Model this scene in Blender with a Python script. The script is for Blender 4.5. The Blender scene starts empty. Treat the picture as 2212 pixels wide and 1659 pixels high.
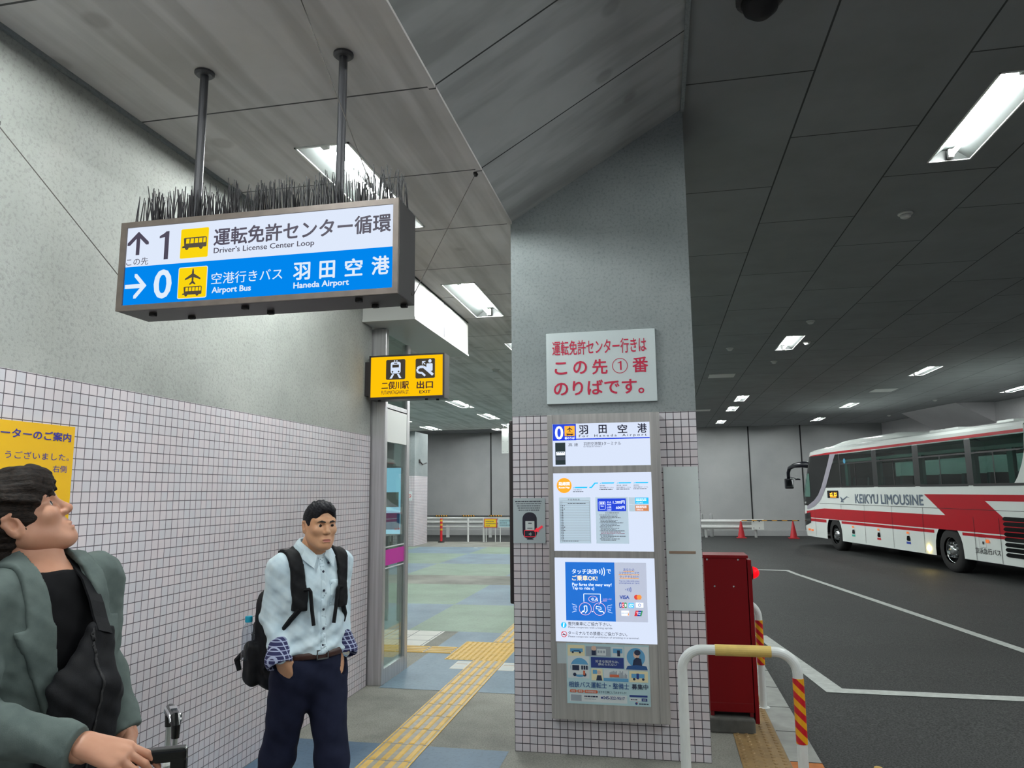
import bpy, bmesh, math, random
import numpy as np
from mathutils import Vector, Matrix

S = bpy.context.scene
COL = S.collection
# ------------------------------------------------------------------ camera, world, exposure
CAMH = 1.70
cam_d = bpy.data.cameras.new('camera')
cam = bpy.data.objects.new('camera', cam_d); COL.objects.link(cam)
cam_d.sensor_width = 36.0
cam_d.lens = 1567.7 / 2212.0 * 36.0
cam_d.clip_start = 0.02; cam_d.clip_end = 200
_r = Vector((0.97984948, 0.19954195, -0.0088327)); _d = Vector((-0.03771041, 0.1413883, -0.9892357)); _f = Vector((-0.19614518, 0.96963517, 0.14606406))
cam.matrix_world = Matrix(((_r.x, -_d.x, -_f.x, 0), (_r.y, -_d.y, -_f.y, 0), (_r.z, -_d.z, -_f.z, CAMH), (0, 0, 0, 1)))
S.camera = cam
S.view_settings.view_transform = 'Standard'
S.view_settings.look = 'None'
S.view_settings.gamma = 1.0
S.view_settings.use_curve_mapping = False
S.view_settings.exposure = 0.62
S.cycles.use_denoising = True
S.cycles.max_bounces = 8
S.cycles.diffuse_bounces = 5
S.cycles.sample_clamp_indirect = 4.0
TUBE = 215.0          # strength of the fluorescent tubes
wd = bpy.data.worlds.new('world'); S.world = wd; wd.use_nodes = True
wd.node_tree.nodes['Background'].inputs[0].default_value = (0.80, 0.88, 1.0, 1)
wd.node_tree.nodes['Background'].inputs[1].default_value = 0.16

rnd = random.Random(7)
# ------------------------------------------------------------------ materials
MATS = {}
def srgb(r, g, b):
    f = lambda c: (c/255/12.92) if c/255 <= 0.04045 else ((c/255+0.055)/1.055)**2.4
    return (f(r), f(g), f(b), 1)
def nmat(name):
    m = bpy.data.materials.new(name); m.use_nodes = True
    nt = m.node_tree; b = nt.nodes['Principled BSDF']
    MATS[name] = m
    return m, nt, b
def N(nt, t, **kw):
    n = nt.nodes.new(t)
    for k, v in kw.items(): setattr(n, k, v)
    return n
def plain(name, c, rough=0.5, metal=0.0, emit=0.0, spec=None, noise=0.0, nscale=8.0, bump=0.0, bscale=60.0, coat=0.0):
    m, nt, b = nmat(name)
    c = srgb(*c) if max(c) > 1.001 else (*c[:3], 1)
    b.inputs['Base Color'].default_value = c
    b.inputs['Roughness'].default_value = rough
    b.inputs['Metallic'].default_value = metal
    if spec is not None: b.inputs['Specular IOR Level'].default_value = spec
    if coat: b.inputs['Coat Weight'].default_value = coat
    if emit:
        b.inputs['Emission Color'].default_value = c
        b.inputs['Emission Strength'].default_value = emit
    if noise or bump:
        g = N(nt, 'ShaderNodeNewGeometry')
    if noise:
        t = N(nt, 'ShaderNodeTexNoise'); t.inputs['Scale'].default_value = nscale; t.inputs['Detail'].default_value = 5
        nt.links.new(g.outputs['Position'], t.inputs['Vector'])
        r = N(nt, 'ShaderNodeMapRange'); r.inputs[1].default_value = .25; r.inputs[2].default_value = .75
        r.inputs[3].default_value = 1-noise; r.inputs[4].default_value = 1+noise
        nt.links.new(t.outputs[0], r.inputs[0])
        x = N(nt, 'ShaderNodeMix', data_type='RGBA', blend_type='MULTIPLY'); x.inputs[0].default_value = 1
        x.inputs[6].default_value = c
        nt.links.new(r.outputs[0], x.inputs[7]); nt.links.new(x.outputs[2], b.inputs['Base Color'])
    if bump:
        t2 = N(nt, 'ShaderNodeTexNoise'); t2.inputs['Scale'].default_value = bscale; t2.inputs['Detail'].default_value = 3
        nt.links.new(g.outputs['Position'], t2.inputs['Vector'])
        bp = N(nt, 'ShaderNodeBump'); bp.inputs['Strength'].default_value = bump; bp.inputs['Distance'].default_value = .01
        nt.links.new(t2.outputs[0], bp.inputs['Height']); nt.links.new(bp.outputs[0], b.inputs['Normal'])
    return m
def emis(name, c, s):
    m = bpy.data.materials.new(name); m.use_nodes = True; nt = m.node_tree
    for n in list(nt.nodes): nt.nodes.remove(n)
    o = N(nt, 'ShaderNodeOutputMaterial'); e = N(nt, 'ShaderNodeEmission')
    e.inputs[0].default_value = srgb(*c) if max(c) > 1.001 else (*c[:3], 1)
    e.inputs[1].default_value = s
    nt.links.new(e.outputs[0], o.inputs[0]); MATS[name] = m
    return m
EX = 0.66      # display panels: brightness that reads as itself at this exposure
def pos(nt):
    g = N(nt, 'ShaderNodeNewGeometry'); s = N(nt, 'ShaderNodeSeparateXYZ'); nt.links.new(g.outputs['Position'], s.inputs[0]); return g, s
def comb(nt, s, a, b2, oa=0.0, ob=0.0):
    c = N(nt, 'ShaderNodeCombineXYZ')
    for i, (ax, o) in enumerate(((a, oa), (b2, ob))):
        m = N(nt, 'ShaderNodeMath', operation='ADD'); m.inputs[1].default_value = o
        nt.links.new(s.outputs[ax], m.inputs[0]); nt.links.new(m.outputs[0], c.inputs[i])
    return c
def ramp(nt, src, stops):
    r = N(nt, 'ShaderNodeValToRGB'); e = r.color_ramp.elements
    while len(e) < len(stops): e.new(0.5)
    for i, (p, c) in enumerate(stops):
        e[i].position = p; e[i].color = srgb(*c) if max(c) > 1.001 else (*c[:3], 1)
    nt.links.new(src, r.inputs[0]); return r
def noise(nt, vec, scale, detail=4, rough=.55):
    t = N(nt, 'ShaderNodeTexNoise'); t.inputs['Scale'].default_value = scale; t.inputs['Detail'].default_value = detail; t.inputs['Roughness'].default_value = rough
    nt.links.new(vec, t.inputs['Vector']); return t
def mul(nt, a, b, f=1.0):
    x = N(nt, 'ShaderNodeMix', data_type='RGBA', blend_type='MULTIPLY'); x.inputs[0].default_value = f
    nt.links.new(a, x.inputs[6]); nt.links.new(b, x.inputs[7]); return x.outputs[2]
def brick(nt, vec, w, h, mortar, c1, c2, cm, offset=0.0, bias=0.0):
    t = N(nt, 'ShaderNodeTexBrick'); t.offset = offset; t.offset_frequency = 2; t.squash = 1.0
    t.inputs['Scale'].default_value = 1; t.inputs['Brick Width'].default_value = w; t.inputs['Row Height'].default_value = h
    t.inputs['Mortar Size'].default_value = mortar; t.inputs['Mortar Smooth'].default_value = .15; t.inputs['Bias'].default_value = bias
    for i, c in enumerate((c1, c2, cm)): t.inputs[i+1].default_value = srgb(*c)
    nt.links.new(vec, t.inputs['Vector']); return t

def tile_mat(name, a, oa, c1=(214, 205, 209), c2=(204, 202, 208), cm=(88, 80, 88), mortar=.0022):
    m, nt, b = nmat(name); g, s = pos(nt)
    v = comb(nt, s, a, 2, oa, -2.218+.0504*80)
    t = brick(nt, v.outputs[0], .0504, .0504, mortar, c1, c2, cm)
    n = noise(nt, g.outputs['Position'], 1.3, 3)
    r = ramp(nt, n.outputs[0], [(.3, (.9, .88, .88)), (.7, (1, 1, 1))])
    nt.links.new(mul(nt, t.outputs[0], r.outputs[0]), b.inputs['Base Color'])
    b.inputs['Roughness'].default_value = .38
    bp = N(nt, 'ShaderNodeBump', invert=True); bp.inputs['Strength'].default_value = .5; bp.inputs['Distance'].default_value = .004
    nt.links.new(t.outputs[1], bp.inputs['Height']); nt.links.new(bp.outputs[0], b.inputs['Normal'])
    return m
tile_mat('wall_tile', 1, 8.0)
tile_mat('pillar_tile', 0, 1.012+4.032, cm=(56, 50, 58), mortar=.0026)
tile_mat('far_tile_x', 0, 10.0, mortar=.003)
tile_mat('far_tile_y', 1, 10.0, mortar=.003)

def plaster(name, dark, light, speck=.75, sc=1.2):
    m, nt, b = nmat(name); g, s = pos(nt)
    n1 = noise(nt, g.outputs['Position'], sc, 5)
    r1 = ramp(nt, n1.outputs[0], [(.3, dark), (.7, light)])
    n2 = noise(nt, g.outputs['Position'], 55, 3, .7)
    r2 = ramp(nt, n2.outputs[0], [(.33, (speck, speck, speck)), (.5, (1, 1, 1))])
    nt.links.new(mul(nt, r1.outputs[0], r2.outputs[0]), b.inputs['Base Color'])
    b.inputs['Roughness'].default_value = .9
    bp = N(nt, 'ShaderNodeBump'); bp.inputs['Strength'].default_value = .35; bp.inputs['Distance'].default_value = .008
    nt.links.new(n2.outputs[0], bp.inputs['Height']); nt.links.new(bp.outputs[0], b.inputs['Normal'])
    return m
plaster('plaster', (146, 149, 145), (172, 174, 169), .8)
plaster('pillar_plaster', (122, 129, 131), (146, 152, 153), .76)
plaster('side_concrete', (196, 194, 197), (216, 214, 216), .93, .4)
plaster('far_concrete', (158, 160, 161), (182, 183, 183), .9, .4)

def ceil_mat(name, mapping, base1, base2, joint, w, h, off, streak=None, mortar=.006):
    m, nt, b = nmat(name); g, s = pos(nt)
    v = comb(nt, s, mapping[0], mapping[1], mapping[2], mapping[3])
    t = brick(nt, v.outputs[0], w, h, mortar, base1, base2, joint, off)
    n = noise(nt, g.outputs['Position'], 1.6, 6, .6)
    r = ramp(nt, n.outputs[0], [(.3, (.84, .84, .83)), (.68, (1, 1, 1))])
    col = mul(nt, t.outputs[0], r.outputs[0])
    if streak:
        mp = N(nt, 'ShaderNodeMapping'); mp.inputs['Scale'].default_value = streak
        nt.links.new(g.outputs['Position'], mp.inputs['Vector'])
        n2 = noise(nt, mp.outputs[0], 1.0, 3, .5)
        r2 = ramp(nt, n2.outputs[0], [(.36, (.76, .76, .75)), (.56, (1, 1, 1))])
        col = mul(nt, col, r2.outputs[0])
        vo = N(nt, 'ShaderNodeTexVoronoi'); vo.inputs['Scale'].default_value = 2.1
        nt.links.new(g.outputs['Position'], vo.inputs['Vector'])
        r3 = ramp(nt, vo.outputs['Distance'], [(.10, (.74, .73, .72)), (.15, (1, 1, 1))])
        col = mul(nt, col, r3.outputs[0], .8)
    nt.links.new(col, b.inputs['Base Color'])
    b.inputs['Roughness'].default_value = .85
    return m
ceil_mat('ceiling_board', (0, 1, 20.0, -3.14+.9375*12), (221, 217, 216), (214, 210, 209), (80, 80, 80), 60, .9375, 0, (9, .55, 1))
ceil_mat('slope_board', (0, 1, 20.0, -3.14+.9375*12), (184, 187, 188), (178, 181, 182), (60, 60, 60), 60, .9375, 0, (1.2, 5.5, 1.2))
ceil_mat('hall_board', (1, 0, -4.697+1.875*6, -1.085+.92*10), (140, 143, 145), (134, 137, 139), (58, 59, 60), 1.875, .92, .5, None, .007)

def floor_mat():
    m, nt, b = nmat('platform_concrete'); g, s = pos(nt)
    n1 = noise(nt, g.outputs['Position'], .9, 6, .62)
    r1 = ramp(nt, n1.outputs[0], [(.32, (112, 112, 106)), (.66, (158, 157, 148))])
    n2 = noise(nt, g.outputs['Position'], 90, 3, .7)
    r2 = ramp(nt, n2.outputs[0], [(.36, (.62, .62, .62)), (.56, (1, 1, 1))])
    nt.links.new(mul(nt, r1.outputs[0], r2.outputs[0]), b.inputs['Base Color']); b.inputs['Roughness'].default_value = .75
floor_mat()
def paint_mat(name, c1, c2):
    m, nt, b = nmat(name); g, s = pos(nt)
    n1 = noise(nt, g.outputs['Position'], 1.4, 6, .62)
    r1 = ramp(nt, n1.outputs[0], [(.32, c1), (.66, c2)])
    n2 = noise(nt, g.outputs['Position'], 30, 3, .7)
    r2 = ramp(nt, n2.outputs[0], [(.33, (.8, .8, .8)), (.5, (1, 1, 1))])
    nt.links.new(mul(nt, r1.outputs[0], r2.outputs[0]), b.inputs['Base Color']); b.inputs['Roughness'].default_value = .5
paint_mat('paint_blue', (90, 112, 128), (112, 136, 152))
paint_mat('paint_blue_near', (66, 92, 116), (84, 108, 130))
paint_mat('paint_green', (106, 128, 108), (126, 148, 128))
def asphalt():
    m, nt, b = nmat('asphalt'); g, s = pos(nt)
    n1 = noise(nt, g.outputs['Position'], .5, 6, .62)
    r1 = ramp(nt, n1.outputs[0], [(.32, (74, 77, 77)), (.66, (92, 95, 94))])
    n2 = noise(nt, g.outputs['Position'], 70, 2, .7)
    r2 = ramp(nt, n2.outputs[0], [(.35, (.7, .7, .7)), (.6, (1.1, 1.1, 1.1))])
    nt.links.new(mul(nt, r1.outputs[0], r2.outputs[0]), b.inputs['Base Color']); b.inputs['Roughness'].default_value = .68
asphalt()
def steel(name, c, rough=.3, vert=True):
    m, nt, b = nmat(name); g, s = pos(nt)
    mp = N(nt, 'ShaderNodeMapping'); mp.inputs['Scale'].default_value = (40, 40, 1.2) if vert else (1.5, 1.5, 60)
    nt.links.new(g.outputs['Position'], mp.inputs['Vector'])
    n = noise(nt, mp.outputs[0], 1, 4)
    r = ramp(nt, n.outputs[0], [(.3, tuple(int(x*.86) for x in c)), (.7, c)])
    nt.links.new(r.outputs[0], b.inputs['Base Color'])
    b.inputs['Metallic'].default_value = .8; b.inputs['Roughness'].default_value = rough
steel('steel', (216, 214, 216), .36)
steel('kiosk_steel', (204, 201, 198), .4)
plain('chrome', (225, 228, 230), .12, 1)
plain('dark_metal', (52, 48, 49), .45, .3, noise=.12)
plain('sign_frame', (108, 98, 92), .45, .35, noise=.15, nscale=20)
plain('pole_metal', (74, 74, 78), .4, .4)
plain('black_gap', (22, 22, 25), .7)
plain('panel_white', (206, 207, 204), .5)
plain('canopy_grey', (184, 185, 181), .5)
plain('lamp_housing', (232, 234, 230), .45)
plain('lamp_reflector', (33, 36, 35), .45)
emis('tube', (234, 240, 238), TUBE)
emis('lit_white', (222, 232, 250), 1.0*EX)
emis('lit_white_kiosk', (219, 230, 251), 1.0*EX)
emis('lit_blue', (2, 134, 236), 1.0*EX)
emis('lit_yellow', (255, 218, 18), .95*EX)
emis('lit_exit_yellow', (255, 196, 10), 1.0*EX)
emis('lit_glyph', (224, 236, 250), 1.0*EX)
emis('lit_glyph_exit', (214, 228, 250), 1.0*EX)
plain('glyph_dark', (56, 46, 68), .6)
plain('glyph_navy', (26, 26, 62), .6)
plain('icon_dark', (62, 50, 34), .6)
plain('glyph_brown', (74, 26, 14), .6)
plain('glyph_red', (190, 28, 66), .4)
plain('board_white', (196, 206, 208), .16)
plain('spike', (44, 42, 46), .5)
plain('wire', (84, 80, 76), .5)
plain('paper', (178, 190, 194), .5)
plain('paper_white', (204, 212, 212), .55, noise=.06, nscale=5)
plain('paper_tan', (150, 126, 108), .7)
plain('ink', (72, 78, 88), .6)
plain('ink_red', (170, 40, 60), .6)
plain('white_paint', (212, 216, 214), .4, noise=.05, nscale=14)
plain('yellow_sleeve', (206, 178, 100), .5, noise=.1, nscale=20)
plain('hydrant_red', (120, 2, 12), .45, spec=.25)
plain('hydrant_red_dark', (118, 8, 18), .4)
plain('dark_concrete', (88, 88, 84), .85, noise=.25, nscale=14)
plain('kerb_stone', (150, 152, 148), .8, noise=.15, nscale=9)
plain('kerb_orange', (176, 106, 52), .7, noise=.2, nscale=20)
plain('road_white', (190, 194, 190), .7, noise=.16, nscale=16)
plain('tactile_yellow', (208, 170, 84), .5, noise=.14, nscale=12)
plain('tactile_base', (150, 146, 136), .45, noise=.2, nscale=18)
plain('tactile_brown', (138, 112, 72), .6, noise=.2, nscale=14)
plain('tactile_white', (196, 196, 188), .5, noise=.05)
plain('cone_red', (196, 40, 50), .45)
plain('rail_white', (206, 208, 206), .4, noise=.06, nscale=10)
plain('poster_yellow', (236, 184, 8), .35)
plain('glyph_blue', (34, 34, 150), .5)
def stripes(name, ca, cb, freq, skew):
    m, nt, b = nmat(name)
    tc = N(nt, 'ShaderNodeTexCoord'); s = N(nt, 'ShaderNodeSeparateXYZ'); nt.links.new(tc.outputs['Object'], s.inputs[0])
    a = N(nt, 'ShaderNodeMath', operation='MULTIPLY'); a.inputs[1].default_value = skew; nt.links.new(s.outputs[0], a.inputs[0])
    b1 = N(nt, 'ShaderNodeMath', operation='ADD'); nt.links.new(a.outputs[0], b1.inputs[0]); nt.links.new(s.outputs[2], b1.inputs[1])
    c = N(nt, 'ShaderNodeMath', operation='MULTIPLY'); c.inputs[1].default_value = freq; nt.links.new(b1.outputs[0], c.inputs[0])
    d = N(nt, 'ShaderNodeMath', operation='FRACT'); nt.links.new(c.outputs[0], d.inputs[0])
    r = ramp(nt, d.outputs[0], [(0, ca), (.5, cb)]); r.color_ramp.interpolation = 'CONSTANT'
    nt.links.new(r.outputs[0], b.inputs['Base Color']); b.inputs['Roughness'].default_value = .4
stripes('tape_hazard', (190, 20, 34), (224, 160, 20), 13, 1.0)
stripes('bar_hazard', (30, 28, 28), (226, 160, 40), 3.0, 3.0)
stripes('long_bar_hazard', (30, 28, 28), (216, 156, 50), 2.6, 1.0)
# glass: a thin tinted sheet
def glass(name, tint, refl=.12, rough=.02):
    m = bpy.data.materials.new(name); m.use_nodes = True; nt = m.node_tree
    for n in list(nt.nodes): nt.nodes.remove(n)
    o = N(nt, 'ShaderNodeOutputMaterial'); t = N(nt, 'ShaderNodeBsdfTransparent'); t.inputs[0].default_value = (*tint, 1)
    g = N(nt, 'ShaderNodeBsdfGlossy'); g.inputs['Roughness'].default_value = rough
    mx = N(nt, 'ShaderNodeMixShader'); fr = N(nt, 'ShaderNodeLayerWeight'); pw = N(nt, 'ShaderNodeMath', operation='POWER'); pw.inputs[1].default_value = 4.5
    nt.links.new(fr.outputs['Facing'], pw.inputs[0])
    ad = N(nt, 'ShaderNodeMath', operation='MULTIPLY_ADD'); ad.inputs[1].default_value = .85; ad.inputs[2].default_value = refl; nt.links.new(pw.outputs[0], ad.inputs[0])
    nt.links.new(ad.outputs[0], mx.inputs[0]); nt.links.new(t.outputs[0], mx.inputs[1]); nt.links.new(g.outputs[0], mx.inputs[2])
    nt.links.new(mx.outputs[0], o.inputs[0]); MATS[name] = m
glass('clear_glass', (.80, .88, .85), .10)
glass('bus_glass', (.38, .58, .52), .05)
glass('bottle_plastic', (.85, .9, .95), .12)

# ------------------------------------------------------------------ mesh helpers
def link(o, parent=None):
    COL.objects.link(o)
    if parent is not None: o.parent = parent
    return o
def setp(o, label=None, cat=None, group=None, kind=None):
    if label: o['label'] = label
    if cat: o['category'] = cat
    if group: o['group'] = group
    if kind: o['kind'] = kind
    return o
class MB:
    """collects vertices and faces (with material slots) of one part"""
    def __init__(s): s.v = []; s.f = []; s.m = []; s.mats = []
    def slot(s, mat):
        if mat not in s.mats: s.mats.append(mat)
        return s.mats.index(mat)
    def add(s, vs, fs, mat):
        k = s.slot(mat); b = len(s.v)
        s.v += [tuple(map(float, p)) for p in vs]
        for f in fs: s.f.append([i+b for i in f]); s.m.append(k)
        return s
    def box(s, x0, x1, y0, y1, z0, z1, mat, fn=None):
        vs = [(x, y, z) for z in (z0, z1) for y in (y0, y1) for x in (x0, x1)]
        if fn: vs = [fn(*p) for p in vs]
        return s.add(vs, [(0, 2, 3, 1), (4, 5, 7, 6), (0, 1, 5, 4), (2, 6, 7, 3), (0, 4, 6, 2), (1, 3, 7, 5)], mat)
    def quad(s, a, b, c, d, mat): return s.add([a, b, c, d], [(0, 1, 2, 3)], mat)
    def poly(s, pts, mat): return s.add(pts, [tuple(range(len(pts)))], mat)
    def rect(s, x0, z0, x1, z1, y, mat):      # upright rectangle facing -y
        return s.quad((x0, y, z0), (x1, y, z0), (x1, y, z1), (x0, y, z1), mat)
    def rrect(s, x0, z0, x1, z1, y, r, mat, n=5):
        p = []
        for cx, cz, a0 in ((x1-r, z0+r, -90), (x1-r, z1-r, 0), (x0+r, z1-r, 90), (x0+r, z0+r, 180)):
            for i in range(n+1):
                a = math.radians(a0+90*i/n); p.append((cx+r*math.cos(a), y, cz+r*math.sin(a)))
        return s.poly(p, mat)
    def disc(s, x, z, rx, y, mat, rz=None, n=28):
        rz = rz or rx
        return s.poly([(x+rx*math.cos(2*math.pi*i/n), y, z+rz*math.sin(2*math.pi*i/n)) for i in range(n)], mat)
    def ring(s, x, z, r0, r1, y, mat, n=32, a0=0, a1=360, k=1.0):
        vs = []; fs = []
        for i in range(n+1):
            a = math.radians(a0+(a1-a0)*i/n); c, d = math.cos(a), math.sin(a)*k
            vs += [(x+r0*c, y, z+r0*d), (x+r1*c, y, z+r1*d)]
        for i in range(n): fs.append((2*i, 2*i+1, 2*i+3, 2*i+2))
        return s.add(vs, fs, mat)
    def line(s, pts, w, y, mat):              # polyline ribbon in an upright plane; pts (x,z)
        for (xa, za), (xb, zb) in zip(pts, pts[1:]):
            d = math.hypot(xb-xa, zb-za) or 1; nx, nz = -(zb-za)/d*w/2, (xb-xa)/d*w/2
            s.quad((xa+nx, y, za+nz), (xa-nx, y, za-nz), (xb-nx, y, zb-nz), (xb+nx, y, zb+nz), mat)
        return s
    def tube(s, pts, r, mat, n=10, cap=True, closed=False):
        pts = [Vector(p) for p in pts]; rs = r if isinstance(r, (list, tuple)) else [r]*len(pts)
        vs = []; fs = []; up = None
        for i, p in enumerate(pts):
            a = pts[max(i-1, 0)]; b = pts[min(i+1, len(pts)-1)]; t = (b-a).normalized()
            if up is None:
                up = Vector((0, 0, 1)) if abs(t.z) < .9 else Vector((1, 0, 0))
            x = t.cross(up).normalized(); up = x.cross(t).normalized()
            for k in range(n):
                q = 2*math.pi*k/n; vs.append(p+(x*math.cos(q)+up*math.sin(q))*rs[i])
        for i in range(len(pts)-1):
            for k in range(n):
                fs.append((i*n+k, i*n+(k+1) % n, (i+1)*n+(k+1) % n, (i+1)*n+k))
        if cap: fs += [tuple(range(n-1, -1, -1)), tuple((len(pts)-1)*n+k for k in range(n))]
        return s.add(vs, fs, mat)
    def lathe(s, prof, mat, c=(0, 0, 0), n=24, axis='z', fn=None, caps=True):   # prof: (radius, height)
        vs = []; fs = []
        for r, h in prof:
            for k in range(n):
                q = 2*math.pi*k/n; a, b = r*math.cos(q), r*math.sin(q)
                p = {'z': (a, b, h), 'x': (h, a, b), 'y': (a, h, b)}[axis]
                vs.append((p[0]+c[0], p[1]+c[1], p[2]+c[2]))
        for i in range(len(prof)-1):
            for k in range(n): fs.append((i*n+k, i*n+(k+1) % n, (i+1)*n+(k+1) % n, (i+1)*n+k))
        if caps and prof[0][0] > 1e-4: fs.append(tuple(range(n)))
        if caps and prof[-1][0] > 1e-4: fs.append(tuple((len(prof)-1)*n+k for k in range(n)))
        if fn: vs = [fn(*p) for p in vs]
        return s.add(vs, fs, mat)
    def build(s, name, parent=None, org=(0, 0, 0), bevel=0, smooth=False, recalc=True, seg=2):
        me = bpy.data.meshes.new(name)
        base = Vector(parent['_org']) if parent is not None else Vector((0, 0, 0))
        use = base if parent is not None else Vector(org)
        me.from_pydata([(p[0]-use.x, p[1]-use.y, p[2]-use.z) for p in s.v], [], s.f)
        for m in s.mats: me.materials.append(MATS[m])
        me.polygons.foreach_set('material_index', s.m)
        if recalc or bevel:
            bm = bmesh.new(); bm.from_mesh(me)
            if recalc: bmesh.ops.recalc_face_normals(bm, faces=bm.faces)
            if bevel:
                es = [e for e in bm.edges if len(e.link_faces) == 2 and e.calc_face_angle(0) > .6]
                bmesh.ops.bevel(bm, geom=es, offset=bevel, segments=seg, affect='EDGES', profile=.6)
            bm.to_mesh(me); bm.free()
        if smooth:
            me.polygons.foreach_set('use_smooth', [True]*len(me.polygons))
        ob = bpy.data.objects.new(name, me)
        link(ob, parent)
        if parent is None: ob.location = use
        ob['_org'] = tuple(use)
        return ob
def thing(name, loc, label, cat, group=None):
    o = bpy.data.objects.new(name, None); o.empty_display_size = .1
    COL.objects.link(o); o.location = loc; o['_org'] = tuple(loc)
    setp(o, label, cat, group); return o
def top(o, label, cat, group=None): return setp(o, label, cat, group)
def struct(o, label=None, cat=None):
    o['kind'] = 'structure'
    if label: o['label'] = label
    if cat: o['category'] = cat
    return o
# lettering -----------------------------------------------------------
_tc = {}
def glyphs(s, bold):
    key = (s, bold)
    if key in _tc: return _tc[key]
    c = bpy.data.curves.new('lettering', 'FONT'); c.body = s; c.resolution_u = 3
    o = bpy.data.objects.new('lettering', c); COL.objects.link(o)
    dg = bpy.context.evaluated_depsgraph_get(); dg.update()
    me = bpy.data.meshes.new_from_object(o.evaluated_get(dg))
    v = np.array([p.co[:] for p in me.vertices]); f = [tuple(p.vertices) for p in me.polygons]
    bpy.data.objects.remove(o); bpy.data.curves.remove(c); bpy.data.meshes.remove(me)
    v = v[:, :2]; lay = np.zeros(len(v))
    if bold > 0:                                  # heavier strokes: the outline repeated around itself
        n = len(v); q = [(math.cos(k*math.pi/3)*bold, math.sin(k*math.pi/3)*bold) for k in range(6)]
        f = [tuple(i+n*k for i in p) for k in range(6) for p in f]
        v = np.concatenate([v+np.array(d) for d in q]); lay = np.repeat(np.arange(6), n)
    mn, mx = v.min(0), v.max(0)
    v = np.column_stack([(v-mn)/(mx-mn), lay*.0001])
    _tc[key] = (v, f); return v, f
def text(mb, s, rc, y, mat, bold=0.0, shear=0.0):
    """fit the string's ink into the upright rectangle rc=(x0,z0,x1,z1) on the plane y"""
    v, f = glyphs(s, bold); x0, z0, x1, z1 = rc
    return mb.add([(x0+a*(x1-x0)+shear*b, y-c, z0+b*(z1-z0)) for a, b, c in v], f, mat)
# ------------------------------------------------------------------ the setting
ZL, ZR, XW = 3.65, 4.40, -2.64
TT = 2.222                                    # top of the tiles
LAMPS_L = []; LAMPS_R = []
for x, ys in ((-1.815, (-2.1, .74, 3.59, 6.43, 9.27)), (-4.37, (9.27, 12.11, 15.05, 17.87, 20.72)), (-6.92, (12.11, 17.95, 20.82)), (-9.4, (12.11, 17.9))):
    for y in ys: LAMPS_L.append((x, y))
for x, ys in ((.5, (14.0, 18.2)), (.85, (21.9, 24.85, 29.7)), (2.455, (-3.5, -.7, 2.1, 5.0, 13.45, 21.97, 24.85, 29.7)), (6.16, (-.7, 2.1, 5.0, 7.8, 17.72, 24.85, 29.75)), (9.86, (2.1, 7.8, 13.5, 16.2, 19.06, 21.9))):
    for y in ys: LAMPS_R.append((x, y))
LW, LL = .155, 1.335                           # half width, length of a light trough

def holed(x0, x1, y0, y1, holes, zf, mat, name, label=None):
    xs = sorted({x0, x1, *[v for h in holes for v in h[:2] if x0 < v < x1]})
    ys = sorted({y0, y1, *[v for h in holes for v in h[2:] if y0 < v < y1]})
    mb = MB()
    for xa, xb in zip(xs, xs[1:]):
        for ya, yb in zip(ys, ys[1:]):
            cx, cy = (xa+xb)/2, (ya+yb)/2
            if any(h[0] < cx < h[1] and h[2] < cy < h[3] for h in holes): continue
            mb.quad((xa, ya, zf(xa)), (xb, ya, zf(xb)), (xb, yb, zf(xb)), (xa, yb, zf(xa)), mat)
    o = mb.build(name, recalc=False); return struct(o, label)
hl = [(x-LW, x+LW, y, y+LL) for x, y in LAMPS_L]; hr = [(x-LW, x+LW, y, y+LL) for x, y in LAMPS_R]
holed(-13, -1.012, -4, 22.3, hl, lambda x: ZL, 'ceiling_board', 'ceiling', 'low grey concrete board ceiling over the walkway')
mb = MB(); mb.quad((-1.012, -4, ZL), (.25, -4, ZR), (.25, 22.3, ZR), (-1.012, 22.3, ZL), 'slope_board')
struct(mb.build('ceiling_slope', recalc=False), 'sloping board ceiling rising from the walkway to the bus hall')
holed(.25, 17.5, -4, 33.0, hr, lambda x: ZR, 'hall_board', 'ceiling_hall', 'dark panelled ceiling of the bus hall')
LAMPS_F = [(-4.4, 23.2), (-4.4, 27.0), (-7.0, 23.2), (-7.0, 27.0), (-9.6, 25.0), (-1.8, 25.0), (-4.4, 30.3), (-7.0, 30.3), (-9.6, 29.0), (-1.8, 29.5)]  # unseen lamps added beyond the step to brighten the far wall
holed(-13, .25, 22.3, 33, [(x-LW, x+LW, y, y+LL) for x, y in LAMPS_F], lambda x: ZR, 'hall_board', 'ceiling_far', 'far ceiling beyond the end of the low boards')
mb = MB(); mb.quad((-13, 22.3, ZL), (-1.012, 22.3, ZL), (-1.012, 22.3, ZR), (-13, 22.3, ZR), 'far_concrete')
struct(mb.build('wall_header', recalc=False), 'step where the low walkway ceiling ends')
mb = MB(); mb.box(.235, .262, -4, 5.0, ZR-.03, ZR, 'pillar_plaster'); struct(mb.build('trim_1'), 'pale edge strip along the top of the sloping ceiling')
mb = MB(); mb.box(-1.035, -1.0, -4, 5.0, ZL-.012, ZL+.004, 'ceiling_board'); struct(mb.build('trim_2'), 'pale joint strip between flat and sloping ceiling')
mb = MB(); mb.box(XW, XW+.02, -4, 6.1, ZL-.02, ZL, 'pillar_plaster'); struct(mb.build('trim_3'), 'thin strip along the top of the left wall')
# left wall
mb = MB(); mb.box(XW-.4, XW, -4, 6.36, TT, ZL, 'plaster'); mb.box(XW-.4, XW+.004, -4, 6.36, 0, TT, 'wall_tile')
struct(mb.build('wall_left'), 'left wall, pale mauve tiles below rough grey plaster')
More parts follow.
